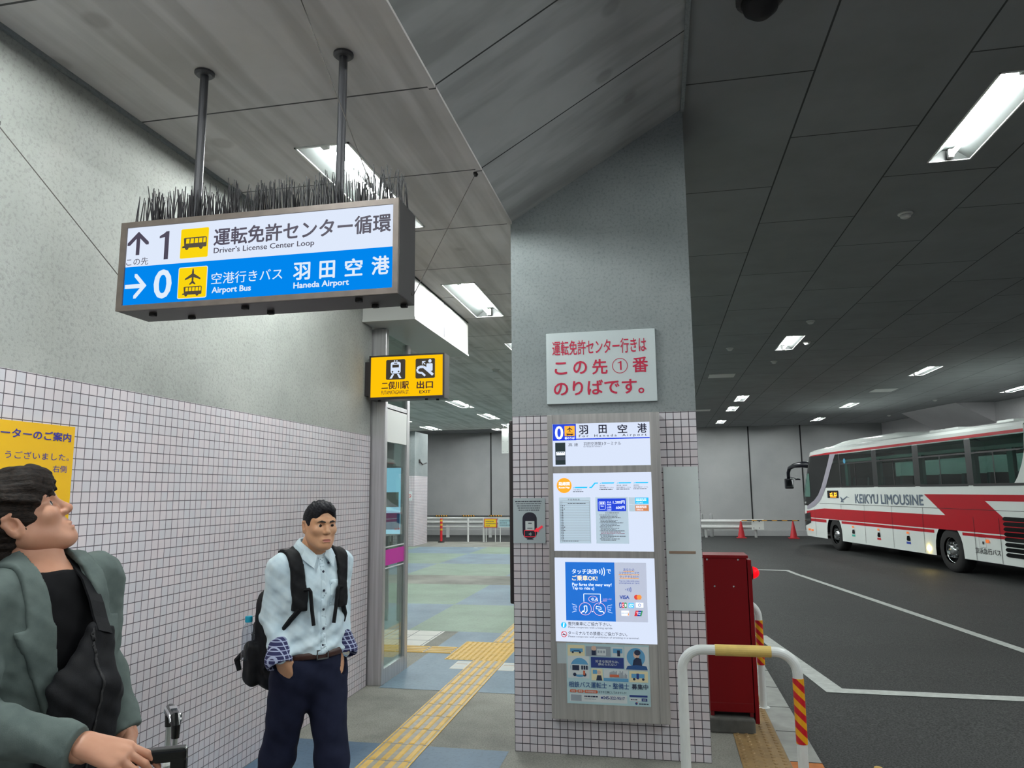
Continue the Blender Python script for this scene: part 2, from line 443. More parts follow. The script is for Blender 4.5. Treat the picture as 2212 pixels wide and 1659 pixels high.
# far and right walls
mb = MB(); mb.box(-13, 9.3, 33, 33.3, -.5, 4.45, 'far_concrete')
struct(mb.build('wall_far'), 'far concrete wall of the bus hall')
mb = MB()
for x in (-7.73, -3.9, 3.76, 5.90): mb.box(x, x+.055, 32.985, 33, -.3, 4.4, 'black_gap')
struct(mb.build('trim_4'), 'dark upright joints in the far wall')
mb = MB(); mb.box(-13, 9.2, 32.72, 33, -.4, -.02, 'far_concrete'); struct(mb.build('baseboard_far', bevel=.02), 'low concrete ledge at the foot of the far wall')
wu = Vector((.1985, -.980, 0)); wn = Vector((-.980, -.1985, 0)); w0 = Vector((9.18, 33.05, 0))
def rw(a, d, z): p = w0+wu*a+wn*d; return (p.x, p.y, z)
mb = MB(); mb.box(0, 38, -.3, 0, -.5, 4.45, 'side_concrete', rw); struct(mb.build('wall_right'), 'concrete wall behind the bus')
# beam stub with a slanted underside on the right wall
mb = MB(); A0, A1 = 4.0, 7.3
mb.add([rw(A0, 0, 4.4), rw(A0, 0, 3.75), rw(A0, 1.25, 4.4), rw(A1, 0, 4.4), rw(A1, 0, 3.75), rw(A1, 1.25, 4.4)],
       [(0, 1, 2), (3, 5, 4), (0, 3, 4, 1), (1, 4, 5, 2), (2, 5, 3, 0)], 'side_concrete')
struct(mb.build('beam'), 'slanted concrete haunch between right wall and hall ceiling')
mb = MB(); mb.box(-13.3, -13, 6.4, 33, -.3, 4.45, 'far_concrete'); struct(mb.build('wall_walkway'), 'concrete wall at the far left end of the walkway')
# pillar by the bus stop
def pillar(name, x0, x1, y0, y1, ztop, mt, my, mp, label):
    mb = MB(); vs = [(x0, y0), (x1, y0), (x1, y1), (x0, y1)]
    for i in range(4):
        a, b = vs[i], vs[(i+1) % 4]; t = mt if i % 2 == 0 else my
        mb.quad((*a, 0), (*b, 0), (*b, TT), (*a, TT), t)
        mb.quad((*a, TT), (*b, TT), (*b, ztop(b[0])), (*a, ztop(a[0])), mp)
    return struct(mb.build(name), label)
pillar('pillar', -1.012, .247, 5.0, 5.62, lambda x: ZL+(x+1.012)*.594, 'pillar_tile', 'wall_tile', 'pillar_plaster', 'concrete pillar with mauve tiles carrying the departure board')
pillar('pillar', -8.5, -7.785, 22.5, 23.83, lambda x: ZL, 'far_tile_x', 'far_tile_y', 'pillar_plaster', 'far tiled column at the end of the walkway')
# floors
mb = MB(); mb.box(-13, .73, -4, 24.55, -.6, 0, 'platform_concrete')
fl = struct(mb.build('floor'), 'concrete walkway floor with blue and green painted patches')
X = [-1.03, -3.15, -5.3, -7.45, -9.6, -11.75]
def patch(i0, i1, y0, y1, m, xa=None, xb=None):
    mb = MB(); a = X[i1] if xa is None else xa; b = X[i0] if xb is None else xb
    mb.quad((a, y0, .002), (b, y0, .002), (b, y1, .002), (a, y1, .002), m); mb.build('paint_patch', fl, recalc=False)
patch(0, 1, 2.2, 4.98, 'paint_blue_near', -2.63, -1.05)
for k, (y0, y1, ph) in enumerate(((6.33, 8.93, 0), (8.93, 11.02, 1), (11.02, 13.36, 0), (14.75, 17.1, 0), (17.1, 19.9, 1), (19.9, 22.2, 0))):
    for i in range(5):
        blue = (i+ph) % 2 == 0
        if k == 0 and i == 0: patch(0, 1, y0, y1, 'paint_blue', -2.5)
        else: patch(i, i+1, y0, y1, 'paint_blue' if blue else 'paint_green')
mb = MB(); mb.box(.73, .92, 5.12, 24.55, -.6, .0, 'kerb_stone')
for j in range(33): mb.box(.731, .921, 5.12+j*.6-.004, 5.12+j*.6+.004, -.1, .0015, 'black_gap')
struct(mb.build('kerb'), 'grey kerb stones along the platform edge')
mb = MB(); mb.box(.73, .92, -4, 5.12, -.6, .0, 'kerb_orange'); struct(mb.build('kerb'), 'orange painted kerb beside the near barrier')
def zroad(y): return -.15-.0082*(min(y, 19)-5)
mb = MB()
for ya, yb in ((-4, 5), (5, 19), (19, 33)):
    mb.quad((-13, ya, zroad(ya)), (18, ya, zroad(ya)), (18, yb, zroad(yb)), (-13, yb, zroad(yb)), 'asphalt')
road = struct(mb.build('road', recalc=False), 'dark asphalt roadway of the bus hall')
def mark(pts):
    mb = MB(); mb.poly([(x, y, zroad(y)+.004) for x, y in pts], 'road_white'); mb.build('lane_marking', road, recalc=False)
mark([(1.12, 10.3), (1.27, 10.3), (1.60, 7.66), (1.43, 7.50)])
mark([(1.43, 7.50), (1.60, 7.66), (6.0, 7.60), (6.0, 7.43)])
mark([(1.5, 19.35), (2.97, 19.1), (3.06, 18.0), (2.96, 17.9), (2.87, 18.95), (1.5, 19.2)])
mark([(2.96, 18.0), (3.08, 18.0), (4.12, 9.85), (3.98, 9.85)])
mark([(3.98, 9.85), (4.12, 9.85), (4.6, 5.0), (4.46, 5.0)])
# tactile paving -------------------------------------------------------
def bars(mb, x0, y0, x1, y1, along):
    mb.box(x0, x1, y0, y1, 0, .004, 'tactile_base')
    L0, L1, W0, W1 = (y0, y1, x0, x1) if along == 'y' else (x0, x1, y0, y1)
    w = (W1-W0)/4
    for i in range(4):
        c = W0+w*(i+.5)
        pts = []
        for (dw, z) in ((-.022, .004), (-.015, .0095), (.015, .0095), (.022, .004)):
            for l in (L0+.008+(.007 if z > .005 else 0), L1-.008-(.007 if z > .005 else 0)):
                pts.append((c+dw, l, z) if along == 'y' else (l, c+dw, z))
        mb.add(pts, [(0, 1, 3, 2), (2, 3, 5, 4), (4, 5, 7, 6), (0, 2, 4, 6), (1, 7, 5, 3)], 'tactile_yellow')
    for e in (W0, W1):
        a = (e-.006, e+.006)
        if along == 'y': mb.box(a[0], a[1], y0, y1, 0, .006, 'tactile_yellow')
        else: mb.box(x0, x1, a[0], a[1], 0, .006, 'tactile_yellow')
def dots(mb, x0, y0, x1, y1, base, top_, pitch=.056):
    mb.box(x0, x1, y0, y1, 0, .004, base)
    nx, ny = round((x1-x0)/pitch), round((y1-y0)/pitch)
    for i in range(nx):
        for j in range(ny):
            cx, cy = x0+(i+.5)*(x1-x0)/nx, y0+(j+.5)*(y1-y0)/ny
            vs = [(cx+r*math.cos(q*math.pi/4), cy+r*math.sin(q*math.pi/4), z) for r, z in ((.016, .004), (.011, .0095)) for q in range(8)]
            mb.add(vs, [(q, (q+1) % 8, 8+(q+1) % 8, 8+q) for q in range(8)]+[tuple(range(8, 16))], top_)
def tac(name, fn, label):
    mb = MB(); fn(mb); return struct(mb.build(name), label, 'tactile paving')
tac('tactile_paving', lambda m: [bars(m, -1.93, 2.2+.31*i, -1.615, 2.2+.31*i+.305, 'y') for i in range(17)], 'yellow tactile paving strip of long bars leading from the camera to the dotted pad')
tac('tactile_paving', lambda m: dots(m, -2.245, 7.47, -1.61, 8.36, 'tactile_yellow', 'tactile_yellow'), 'square pad of yellow dotted tactile paving where the strips meet')
tac('tactile_paving', lambda m: [bars(m, -1.93, 8.37+.31*i, -1.615, 8.37+.31*i+.305, 'y') for i in range(16)], 'yellow tactile strip going on behind the tiled pillar')
tac('tactile_paving', lambda m: [bars(m, -2.25-.31*(i+1), 7.74, -2.25-.31*i-.005, 8.04, 'x') for i in range(6)], 'short yellow tactile strip turning left behind the glass door')
tac('tactile_paving', lambda m: dots(m, .43, 3.9, .725, 9.0, 'tactile_brown', 'tactile_brown'), 'brownish dotted tactile strip along the kerb by the red cabinet')
mb = MB(); mb.box(-4.5, -2.67, 8.07, 8.92, 0, .003, 'tactile_white')
for i in range(7): mb.box(-4.5+.3*i-.004, -4.5+.3*i+.004, 8.07, 8.92, 0, .0036, 'ink')
for j in range(1, 3): mb.box(-4.5, -2.67, 8.07+.285*j-.004, 8.07+.285*j+.004, 0, .0036, 'ink')
mb.build('floor_tiles', fl)
for x0, x1 in ((-2.085, -1.935), (-1.605, -1.45)):
    mb = MB(); mb.box(x0, x1, 7.1, 7.42, 0, .003, 'tactile_white')
    for j in range(5): mb.box(x0+.02, x1-.02, 7.13+.055*j, 7.145+.055*j, .003, .0034, 'paper_tan' if j == 3 else 'paper')
    mb.build('floor_sticker', fl)
# ------------------------------------------------------------------ ceiling lights
def ceiling_light(x, y, z, label, group, tubes=1):
    t = thing('ceiling_light', (x, y, z), label, 'ceiling light', group)
    y1 = y+LL; h = .085; iw = .05
    mb = MB()                                   # the open white trough
    P = [(-LW, 0), (-iw, h), (iw, h), (LW, 0)]
    for (a, za), (b, zb) in zip(P, P[1:]):
        mb.quad((x+a, y, z+za), (x+b, y, z+zb), (x+b, y1, z+zb), (x+a, y1, z+za), 'lamp_reflector')
    for yy in (y, y1): mb.poly([(x+a, yy, z+b) for a, b in P], 'lamp_reflector')
    mb.build('reflector', t, recalc=False)
    mb = MB(); e = .012
    mb.box(x-LW-e, x-LW, y-e, y1+e, z-.006, z+.002, 'lamp_housing'); mb.box(x+LW, x+LW+e, y-e, y1+e, z-.006, z+.002, 'lamp_housing')
    mb.box(x-LW-e, x+LW+e, y-e, y, z-.006, z+.002, 'lamp_housing'); mb.box(x-LW-e, x+LW+e, y1, y1+e, z-.006, z+.002, 'lamp_housing')
    mb.build('trim_frame', t)
    mb = MB(); mb.tube([(x, y+.06, z+.024), (x, y1-.06, z+.024)], .017, 'tube', 12); mb.build('lamp_tube', t, smooth=False)
    for yy in (y+.02, y1-.06):
        mb = MB(); mb.box(x-.02, x+.02, yy, yy+.04, z+.004, z+.07, 'lamp_housing'); mb.build('lamp_holder', t)
    return t
LAB = {(-1.815, 3.59): 'lit recessed ceiling light behind the spikes and poles of the hanging bus sign',
       (-1.815, 6.43): 'lit recessed ceiling light over the white canopy box, left of the pillar',
       (-4.37, 15.05): 'lit ceiling light just under the right end of the yellow exit sign',
       (-4.37, 17.87): 'lit ceiling light second beyond the yellow exit sign, left of the pillar',
       (-4.37, 20.72): 'lit ceiling light above the white hanging panel, cut by the tiled pillar',
       (-6.92, 20.82): 'lit ceiling light nearest the far tiled column',
       (2.455, 5.0): 'large lit ceiling light in the upper right corner, cut by the frame',
       (2.455, 13.45): 'lit hall ceiling light between the two round detectors, alone right of the pillar',
       (2.455, 21.97): 'lit hall ceiling light, nearest of the three in a row toward the far wall',
       (2.455, 24.85): 'lit hall ceiling light, middle of the three in a row toward the far wall',
       (2.455, 29.7): 'lit hall ceiling light close to the far wall, farthest of the three in a row',
       (6.16, 17.72): 'lit hall ceiling light above the rear windows of the bus, beyond a white plate',
       (6.16, 24.85): 'lit hall ceiling light above the raised front roof of the bus',
       (6.16, 29.75): 'lit hall ceiling light above the front end of the bus near the far wall',
       (9.86, 21.9): 'lit hall ceiling light at the right edge of the photo over the bus'}
for i, (x, y) in enumerate(LAMPS_L): ceiling_light(x, y, ZL, LAB.get((x, y), 'recessed fluorescent ceiling light over the walkway, outside the picture'), 'recessed walkway ceiling lights')
for i, (x, y) in enumerate(LAMPS_R): ceiling_light(x, y, ZR, LAB.get((x, y), 'unseen recessed fluorescent ceiling light, added to light the bus hall'), 'recessed bus hall ceiling lights')
for i, (x, y) in enumerate(LAMPS_F): ceiling_light(x, y, ZR, 'added ceiling light above the far step, hidden from the camera, brightening the far wall', 'added ceiling lights beyond the step')
# plates, detectors and a dome on the ceilings
for (x0, x1, y0, y1, z, lb) in ((1.22, 1.82, 17.58, 18.14, ZR, 'white square cover plate on the hall ceiling right of the pillar'),
                                (5.87, 6.47, 21.4, 22.05, ZR, 'white square cover plate on the hall ceiling beyond the bus light'),
                                (-7.5, -6.92, 16.3, 16.9, ZL, 'white cover plate on the walkway ceiling beside the glass door post'),
                                (9.1, 10.0, 16.2, 17.3, ZR, 'wide pale vent plate on the hall ceiling at the right edge'),
                                (1.25, 1.75, 25.4, 25.9, ZR, 'small far cover plate on the hall ceiling near the row of lights')):
    mb = MB(); mb.box(x0, x1, y0, y1, z-.014, z-.001, 'panel_white'); top(mb.build('cover_plate', org=((x0+x1)/2, (y0+y1)/2, z), bevel=.004), lb, 'ceiling plate', 'ceiling cover plates')
for x, y, z, lb in ((2.481, 7.54, ZR, 'round smoke detector on the hall ceiling left of the corner light'), (2.482, 12.28, ZR, 'smoke detector on the hall ceiling above the lone light'),
                    (2.462, 16.09, ZR, 'smoke detector on the hall ceiling below the lone light'), (2.76, 14.09, ZR, 'small detector on the hall ceiling beside the lone light'),
                    (8.45, 24.6, ZR, 'small detector on the hall ceiling over the bus roof near the beam'), (8.47, 29.38, ZR, 'farthest small detector on the hall ceiling left of the beam'),
                    (1.4, 14.35, ZR, 'flat round detector on the hall ceiling close to the pillar'), (-2.55, 11.3, ZL, 'round detector on the walkway ceiling left of the pillar')):
    t = thing('smoke_detector', (x, y, z), lb, 'smoke detector', 'ceiling detectors')
    mb = MB(); mb.lathe([(.07, -.001), (.07, -.012), (.06, -.018)], 'panel_white', (x, y, z)); mb.build('base', t)
    mb = MB(); mb.lathe([(.05, -.018), (.048, -.04), (.03, -.052), (0, -.054)], 'panel_white', (x, y, z)); mb.build('sensor_cap', t, smooth=True)
t = thing('ceiling_dome', (.636, 3.86, ZR), 'dark round dome on the hall ceiling, cut off by the top edge', 'camera dome')
mb = MB(); mb.lathe([(.13, -.001), (.13, -.03), (.11, -.04)], 'dark_metal', (.636, 3.86, ZR)); mb.build('mounting_ring', t)
mb = MB(); mb.lathe([(.105, -.035), (.09, -.09), (.05, -.125), (0, -.135)], 'black_gap', (.636, 3.86, ZR)); mb.build('dome_cover', t, smooth=True)
# white hanging panel far left of the pillar
t = thing('blank_sign', (-4.46, 21.0, 3.65), 'white blank panel hanging from the ceiling at the left edge of the pillar', 'hanging sign')
mb = MB(); mb.box(-4.57, -4.36, 20.97, 21.03, 2.8, 3.53, 'lamp_housing'); mb.build('panel', t, bevel=.006)
for x in (-4.53, -4.40):
    mb = MB(); mb.tube([(x, 21, 3.53), (x, 21, 3.65)], .008, 'pole_metal', 8); mb.build('hanger_rod', t)
    for z in (2.86, 3.16, 3.47):
        mb = MB(); mb.lathe([(.008, 20.964), (.008, 20.97)], 'ink', (x, 0, z), 8, 'y'); mb.build('screw', t)
# ------------------------------------------------------------------ pictograms
def bus_icon(mb, x0, z0, x1, z1, y, dark, light):
    """side view of a bus in the given rectangle"""
    w, h = x1-x0, z1-z0; P = lambda a, b: (x0+a*w, y, z0+b*h)
    mb.poly([P(.06, .95), P(.10, .14), P(.97, .14), P(1, .2), P(1, .92), P(.95, 1), P(.12, 1)], dark)
    for a in (.16, .335, .51, .685, .86):
        e = a+.14 if a < .85 else .965
        mb.quad(*[(p[0], y-.0006, p[2]) for p in (P(a, .5), P(e, .5), P(e, .9), P(a+.01, .9))], light)
    for a in (.2, .78): mb.disc(x0+a*w, z0+.13*h, .075*w, y-.0003, dark, n=16)
    mb.quad(P(0, .14), P(.1, .14), P(.1, .3), P(.02, .3), dark)
def plane_icon(mb, cx, cz, s, y, c):
    P = lambda a, b: (cx+a*s, y, cz+b*s)
    mb.poly([P(-.05, -.42), P(.05, -.42), P(.07, .3), P(.03, .5), P(-.03, .5), P(-.07, .3)], c)
    for k in (1, -1):
        mb.poly([P(.05*k, .2), P(.52*k, -.1), P(.52*k, -.2), P(.05*k, -.03)], c)
        mb.poly([P(.04*k, -.26), P(.2*k, -.42), P(.2*k, -.5), P(.04*k, -.44)], c)
def arrow(mb, cx, cz, w, h, y, c, rot=0):
    pts = [(-.085, -.5), (.085, -.5), (.085, .2), (.38, -.08), (.5, -.08), (.5, .03), (0, .5), (-.5, .03), (-.5, -.08), (-.38, -.08), (-.085, .2)]
    a = math.radians(rot); ca, sa = math.cos(a), math.sin(a)
    R = [(cx+(p*ca-q*sa)*w, y, cz+(p*sa+q*ca)*h) for p, q in pts]
    for ix in ((0, 1, 2, 10), (2, 3, 4, 5, 6), (10, 6, 7, 8, 9), (2, 6, 10)): mb.poly([R[i] for i in ix], c)
def waves(mb, cx, cz, r, y, c, w, n=4, a=42):
    for i in range(n):
        rr = r*(i+1)/n; mb.ring(cx, cz, rr-w/2, rr+w/2, y, c, 14, -a, a)

# ------------------------------------------------------------------ big hanging sign
X0, X1, Z0, Z1, Y0, Y1 = -2.316, -1.013, 2.495, 2.899, 2.70, 2.905
sg = thing('hanging_sign', ((X0+X1)/2, (Y0+Y1)/2, Z1), 'long lit white and blue bus direction sign hung on two poles, spikes on top', 'sign')
mb = MB(); mb.box(X0, X1, Y0+.004, Y1, Z0, Z1, 'dark_metal'); mb.build('case', sg, bevel=.004)
PX0, PX1, PZ0, PZ1, PM = -2.286, -1.036, 2.519, 2.874, 2.694
mb = MB()
for a in ((X0, PX0, Z0, Z1), (PX1, X1, Z0, Z1), (PX0, PX1, Z0, PZ0), (PX0, PX1, PZ1, Z1)): mb.box(a[0], a[1], Y0-.008, Y0+.004, a[2], a[3], 'sign_frame')
mb.build('frame', sg)
yp = Y0-.001
mb = MB(); mb.rect(PX0, PM, PX1, PZ1, yp, 'lit_white'); setp(mb.build('light_panel', sg, recalc=False), 'white lit upper half')
mb = MB(); mb.rect(PX0, PZ0, PX1, PM, yp, 'lit_blue'); setp(mb.build('light_panel', sg, recalc=False), 'blue lit lower half')
yt = yp-.0015
def sq(x0, z0, x1, z1):
    mb = MB(); mb.rrect(x0, z0, x1, z1, yt, .008, 'lit_glyph'); mb.rrect(x0+.003, z0+.003, x1-.003, z1-.003, yt-.0005, .006, 'lit_yellow'); return mb
mb = sq(-2.019, 2.71, -1.878, 2.849); bus_icon(mb, -2.008, 2.752, -1.889, 2.806, yt-.001, 'icon_dark', 'lit_yellow'); mb.build('bus_pictogram', sg, recalc=False)
mb = sq(-2.018, 2.532, -1.877, 2.673); plane_icon(mb, -1.947, 2.628, .072, yt-.001, 'icon_dark'); bus_icon(mb, -1.994, 2.543, -1.901, 2.585, yt-.001, 'icon_dark', 'lit_yellow'); mb.build('airport_bus_pictogram', sg, recalc=False)
mb = MB(); arrow(mb, -2.2285, 2.80, .107, .108, yt, 'glyph_dark'); mb.build('arrow', sg, recalc=False)
mb = MB(); arrow(mb, -2.2265, 2.604, .108, .111, yt, 'lit_glyph', -90); mb.build('arrow', sg, recalc=False)
def let(parent, items, y, name='lettering'):
    for s_, rc, m, b in items:
        mb = MB(); text(mb, s_, rc, y, m, b); mb.build(name, parent, recalc=False)
let(sg, [('この先', (-2.282, 2.699, -2.172, 2.733), 'glyph_dark', .0), 
         ('運転免許センター循環', (-1.856, 2.757, -1.046, 2.837), 'glyph_dark', .022), ("Driver’s License Center Loop", (-1.853, 2.718, -1.385, 2.75), 'glyph_dark', .012),
         ('0', (-2.137, 2.54, -2.049, 2.671), 'lit_glyph', .02), ('空港行きバス', (-1.857, 2.587, -1.525, 2.638), 'lit_glyph', .004), ('Airport Bus', (-1.853, 2.54, -1.668, 2.575), 'lit_glyph', .025),
         ('羽', (-1.476, 2.579, -1.399, 2.655), 'lit_glyph', .025), ('田', (-1.358, 2.578, -1.288, 2.654), 'lit_glyph', .025), ('空', (-1.245, 2.58, -1.167, 2.655), 'lit_glyph', .025), ('港', (-1.128, 2.578, -1.05, 2.657), 'lit_glyph', .025),
         ('Haneda Airport', (-1.473, 2.536, -1.225, 2.57), 'lit_glyph', .025)], yt)
def one(parent, x0, z0, x1, z1, y, m, stem):
    mb = MB(); h = z1-z0
    mb.poly([(x1-stem, y, z0), (x1, y, z0), (x1, y, z1), (x1-stem*.75, y, z1), (x1-stem, y, z1-.045*h)], m); mb.poly([(x1-stem, y, z1-.045*h), (x1-stem, y, z1-.2*h), (x0, y, z1-.23*h), (x0, y, z1-.15*h), (x1-stem*1.6, y, z1-.1*h)], m)
    mb.build('lettering', parent, recalc=False)
one(sg, -2.122, 2.716, -2.075, 2.844, yt, 'glyph_dark', .021)
for x in (-2.02, -1.325):
    mb = MB(); mb.tube([(x, 2.80, Z1-.002), (x, 2.80, ZL-.002)], .019, 'pole_metal', 16); po = mb.build('pole', sg, smooth=False)
    mb = MB(); mb.lathe([(.045, ZL-.001), (.045, ZL-.01), (.036, ZL-.018)], 'pole_metal', (x, 2.80, 0), 24); mb.build('ceiling_flange', po)
for x, y in ((-2.18, 2.76), (-2.05, 2.85), (-1.72, 2.745), (-1.66, 2.85), (-1.2, 2.745), (-1.17, 2.85), (-1.05, 2.875)):
    mb = MB(); mb.box(x-.014, x+.014, y-.01, y+.01, Z0-.014, Z0, 'black_gap'); mb.build('latch', sg, bevel=.003)
R2_ = random.Random(3); big = []; 
for i in range(430):
    u = R2_.random(); edge = R2_.random()
    x = X0+.02+u*(X1-X0-.04); y = Y0+.015+R2_.random()*(Y1-Y0-.03)
    hgt = .13+.035*R2_.random(); dx, dy = R2_.uniform(-.022, .022), R2_.uniform(-.03, .02)
    big.append(((x, y, Z1-.002), (x+dx*.5, y+dy*.5, Z1+hgt*.55), (x+dx, y+dy, Z1+hgt)))
big.sort(key=lambda p: p[0][1])
for p in big[:100]:
    mb = MB(); mb.tube(p, [.0028, .0024, .0016], 'spike', 5); mb.build('spike', sg)
mb = MB()
for p in big[100:]: mb.tube(p, [.0028, .0024, .0016], 'spike', 5)
setp(mb.build('spikes', sg), kind='stuff')
for pts, lb in (([(-1.05, 4.12, ZL-.005), (-1.012, 2.89, 2.54)], 'thin guy wire from the ceiling joint behind the hanging bus sign'),
                ([(-1.325, 2.38, ZL-.002), (-1.01, 2.865, 2.53)], 'thin guy wire crossing in front of the right sign pole'),
                ([(XW+.003, 2.33, 3.226), (X0+.002, 2.86, 2.56)], 'thin guy wire on the left wall running to the hanging sign')):
    t = thing('guy_wire', pts[0], lb, 'wire', 'guy wires of the hanging sign')
    mb = MB(); mb.tube(pts, .0022, 'wire', 6); mb.build('cable', t)
    mb = MB(); mb.lathe([(.016, .008), (.016, -.006), (.009, -.02), (0, -.022)], 'dark_metal', pts[0], 10); mb.build('anchor', t)
# ------------------------------------------------------------------ canopy box, steel post with glass door
t = thing('canopy_box', (-2.39, 7.06, ZL), 'white boxed canopy over the glass door, hung under the ceiling', 'canopy')
mb = MB(); mb.box(XW+.004, -2.135, 6.12, 8.0, 3.262, ZL-.012, 'canopy_grey'); mb.build('box', t)
mb = MB(); mb.box(XW+.004, -2.127, 6.112, 8.008, 3.25, 3.272, 'canopy_grey'); mb.build('edge_trim', t)
mb = MB(); mb.box(-2.134, -2.131, 7.04, 7.045, 3.275, ZL-.015, 'ink'); mb.box(-2.14, -2.13, 6.1, 8.0, ZL-.012, ZL-.002, 'black_gap'); mb.build('panel_joint', t)
t = thing('glass_door', (-2.58, 6.75, 0), 'tall glazed door panel in a brushed steel post beside the tiled wall', 'door')
mb = MB(); mb.box(-2.70, -2.66, 6.365, 6.41, 0, 3.24, 'black_gap'); setp(mb.build('gap_strip', t), 'dark upright gap')  # black strip painted in for the dark gap between wall and post
mb = MB(); mb.box(-2.665, -2.502, 6.385, 6.45, 0, 3.24, 'steel'); mb.build('post', t, bevel=.006)
mb = MB(); mb.box(-2.56, -2.50, 6.98, 7.06, 0, 3.2, 'steel'); mb.build('stile', t, bevel=.004)
mb = MB(); mb.box(-2.545, -2.505, 6.45, 6.98, 0, .13, 'steel'); mb.build('bottom_rail', t)
mb = MB(); mb.box(-2.545, -2.505, 6.45, 6.98, 2.17, 2.49, 'panel_white'); mb.build('lintel_plate', t)
mb = MB(); mb.box(-2.545, -2.505, 6.45, 6.98, 2.48, 2.53, 'steel'); mb.build('transom', t)
mb = MB(); mb.box(-2.53, -2.52, 6.45, 6.98, .13, 2.17, 'clear_glass'); pn = mb.build('pane', t)
mb = MB(); mb.box(-2.53, -2.52, 6.45, 6.98, 2.53, 3.2, 'clear_glass'); mb.build('pane', t)
plain('door_magenta', (196, 40, 160), .4)
mb = MB()
for z0, z1, m in ((1.03, 1.172, 'door_magenta'), (1.0, 1.012, 'lit_white') , (1.19, 1.202, 'lit_white')):
    mb.quad((-2.518, 6.452, z0), (-2.518, 6.978, z0), (-2.518, 6.978, z1), (-2.518, 6.452, z1), 'paper_white' if m == 'lit_white' else m)
setp(mb.build('band_sticker', pn, recalc=False), 'magenta band with white stripes')
# lit advertisement seen through the glass
plain('sticker_navy', (60, 90, 130), .4, emit=.3)
emis('lit_ad', (150, 205, 232), .9)
t = thing('light_box', (-3.63, 9.5, 1.1), 'pale blue lit poster box seen through the glass door', 'light box')
mb = MB(); mb.box(-3.80, -3.455, 9.5, 9.6, 1.12, 2.05, 'steel'); mb.build('case', t, bevel=.004)
mb = MB(); mb.rect(-3.785, 1.14, -3.47, 2.03, 9.498, 'lit_ad'); mb.build('light_panel', t, recalc=False)
mb = MB(); mb.box(-3.76, -3.49, 9.49, 9.497, 1.2, 1.42, 'sticker_navy'); mb.rect(-3.74, 1.5, -3.51, 1.7, 9.495, 'panel_white'); mb.build('printed_area', t)
mb = MB(); mb.box(-3.7, -3.66, 9.53, 9.57, 0, 1.12, 'steel'); mb.build('leg', t)
mb = MB(); mb.box(-3.53, -3.49, 9.53, 9.57, 0, 1.12, 'steel'); mb.build('leg', t)
# ------------------------------------------------------------------ yellow exit sign
EX0, EX1, EZ0, EZ1, EY = -2.593, -1.873, 2.535, 2.944, 6.2
t = thing('exit_sign', (-2.6, 6.28, 2.74), 'lit yellow station exit sign bracketed to the wall above the steel post', 'sign')
mb = MB(); mb.box(EX0, EX1, EY+.003, EY+.15, EZ0, EZ1, 'dark_metal'); mb.build('case', t, bevel=.004)
ep = (-2.577, 2.558, -1.889, 2.93)
mb = MB()
for a in ((EX0, ep[0], EZ0, EZ1), (ep[2], EX1, EZ0, EZ1), (ep[0], ep[2], EZ0, ep[1]), (ep[0], ep[2], ep[3], EZ1)): mb.box(a[0], a[1], EY-.006, EY+.003, a[2], a[3], 'dark_metal')
mb.build('frame', t)
mb = MB(); mb.rect(ep[0], ep[1], ep[2], ep[3], EY-.001, 'lit_exit_yellow'); mb.build('light_panel', t, recalc=False)
mb = MB(); mb.box(XW, EX0, EY+.01, EY+.12, 2.575, 2.891, 'dark_metal'); mb.build('wall_bracket', t)
for x, y in ((-2.05, 6.22), (-1.96, 6.27), (-2.5, 6.22)):
    mb = MB(); mb.box(x-.012, x+.012, y, y+.016, EZ0-.012, EZ0, 'black_gap'); mb.build('latch', t)
y = EY-.003
mb = MB(); x0, z0, x1, z1 = -2.429, 2.716, -2.244, 2.901; w = x1-x0
P = lambda a, b: (x0+a*w, y-.001, z0+b*w)
mb.rrect(x0, z0, x1, z1, y, .014, 'icon_dark')
mb.rrect(x0+.24*w, z0+.30*w, x0+.76*w, z0+.88*w, y-.001, .02, 'lit_glyph_exit')
mb.rect(x0+.33*w, z0+.60*w, x0+.67*w, z0+.74*w, y-.002, 'icon_dark'); mb.rect(x0+.42*w, z0+.79*w, x0+.58*w, z0+.83*w, y-.002, 'icon_dark')
for a in (.34, .66): mb.disc(x0+a*w, z0+.39*w, .045*w, y-.002, 'icon_dark', n=14)
for a in (.44, .56): mb.disc(x0+a*w, z0+.93*w, .035*w, y-.001, 'lit_glyph_exit', n=12)
mb.quad(P(.32, .27), P(.43, .27), P(.31, .06), P(.19, .06), 'lit_glyph_exit'); mb.quad(P(.57, .27), P(.68, .27), P(.81, .06), P(.69, .06), 'lit_glyph_exit')
mb.build('train_pictogram', t, recalc=False)
mb = MB(); x0, z0, x1, z1 = -2.146, 2.717, -1.962, 2.899; w = x1-x0; h = z1-z0
mb.rrect(x0, z0, x1, z1, y, .014, 'icon_dark')
G_ = 'lit_glyph_exit'
mb.disc(x0+.74*w, z0+.86*h, .085*w, y-.001, G_, n=16); mb.rrect(x0+.56*w, z0+.36*h, x0+.88*w, z0+.74*h, y-.001, .008, G_)
mb.line([(x0+.10*w, z0+.5*h), (x0+.2*w, z0+.58*h), (x0+.42*w, z0+.58*h), (x0+.9*w, z0+.16*h)], .13*w, y-.0012, G_)
mb.line([(x0+.2*w, z0+.56*h), (x0+.09*w, z0+.48*h), (x0+.09*w, z0+.36*h), (x0+.2*w, z0+.28*h), (x0+.33*w, z0+.28*h), (x0+.5*w, z0+.12*h)], .1*w, y-.0012, G_)
arrow(mb, x0+.42*w, z0+.78*h, .24*w, .24*h, y-.001, G_, 45)
mb.build('escalator_pictogram', t, recalc=False)
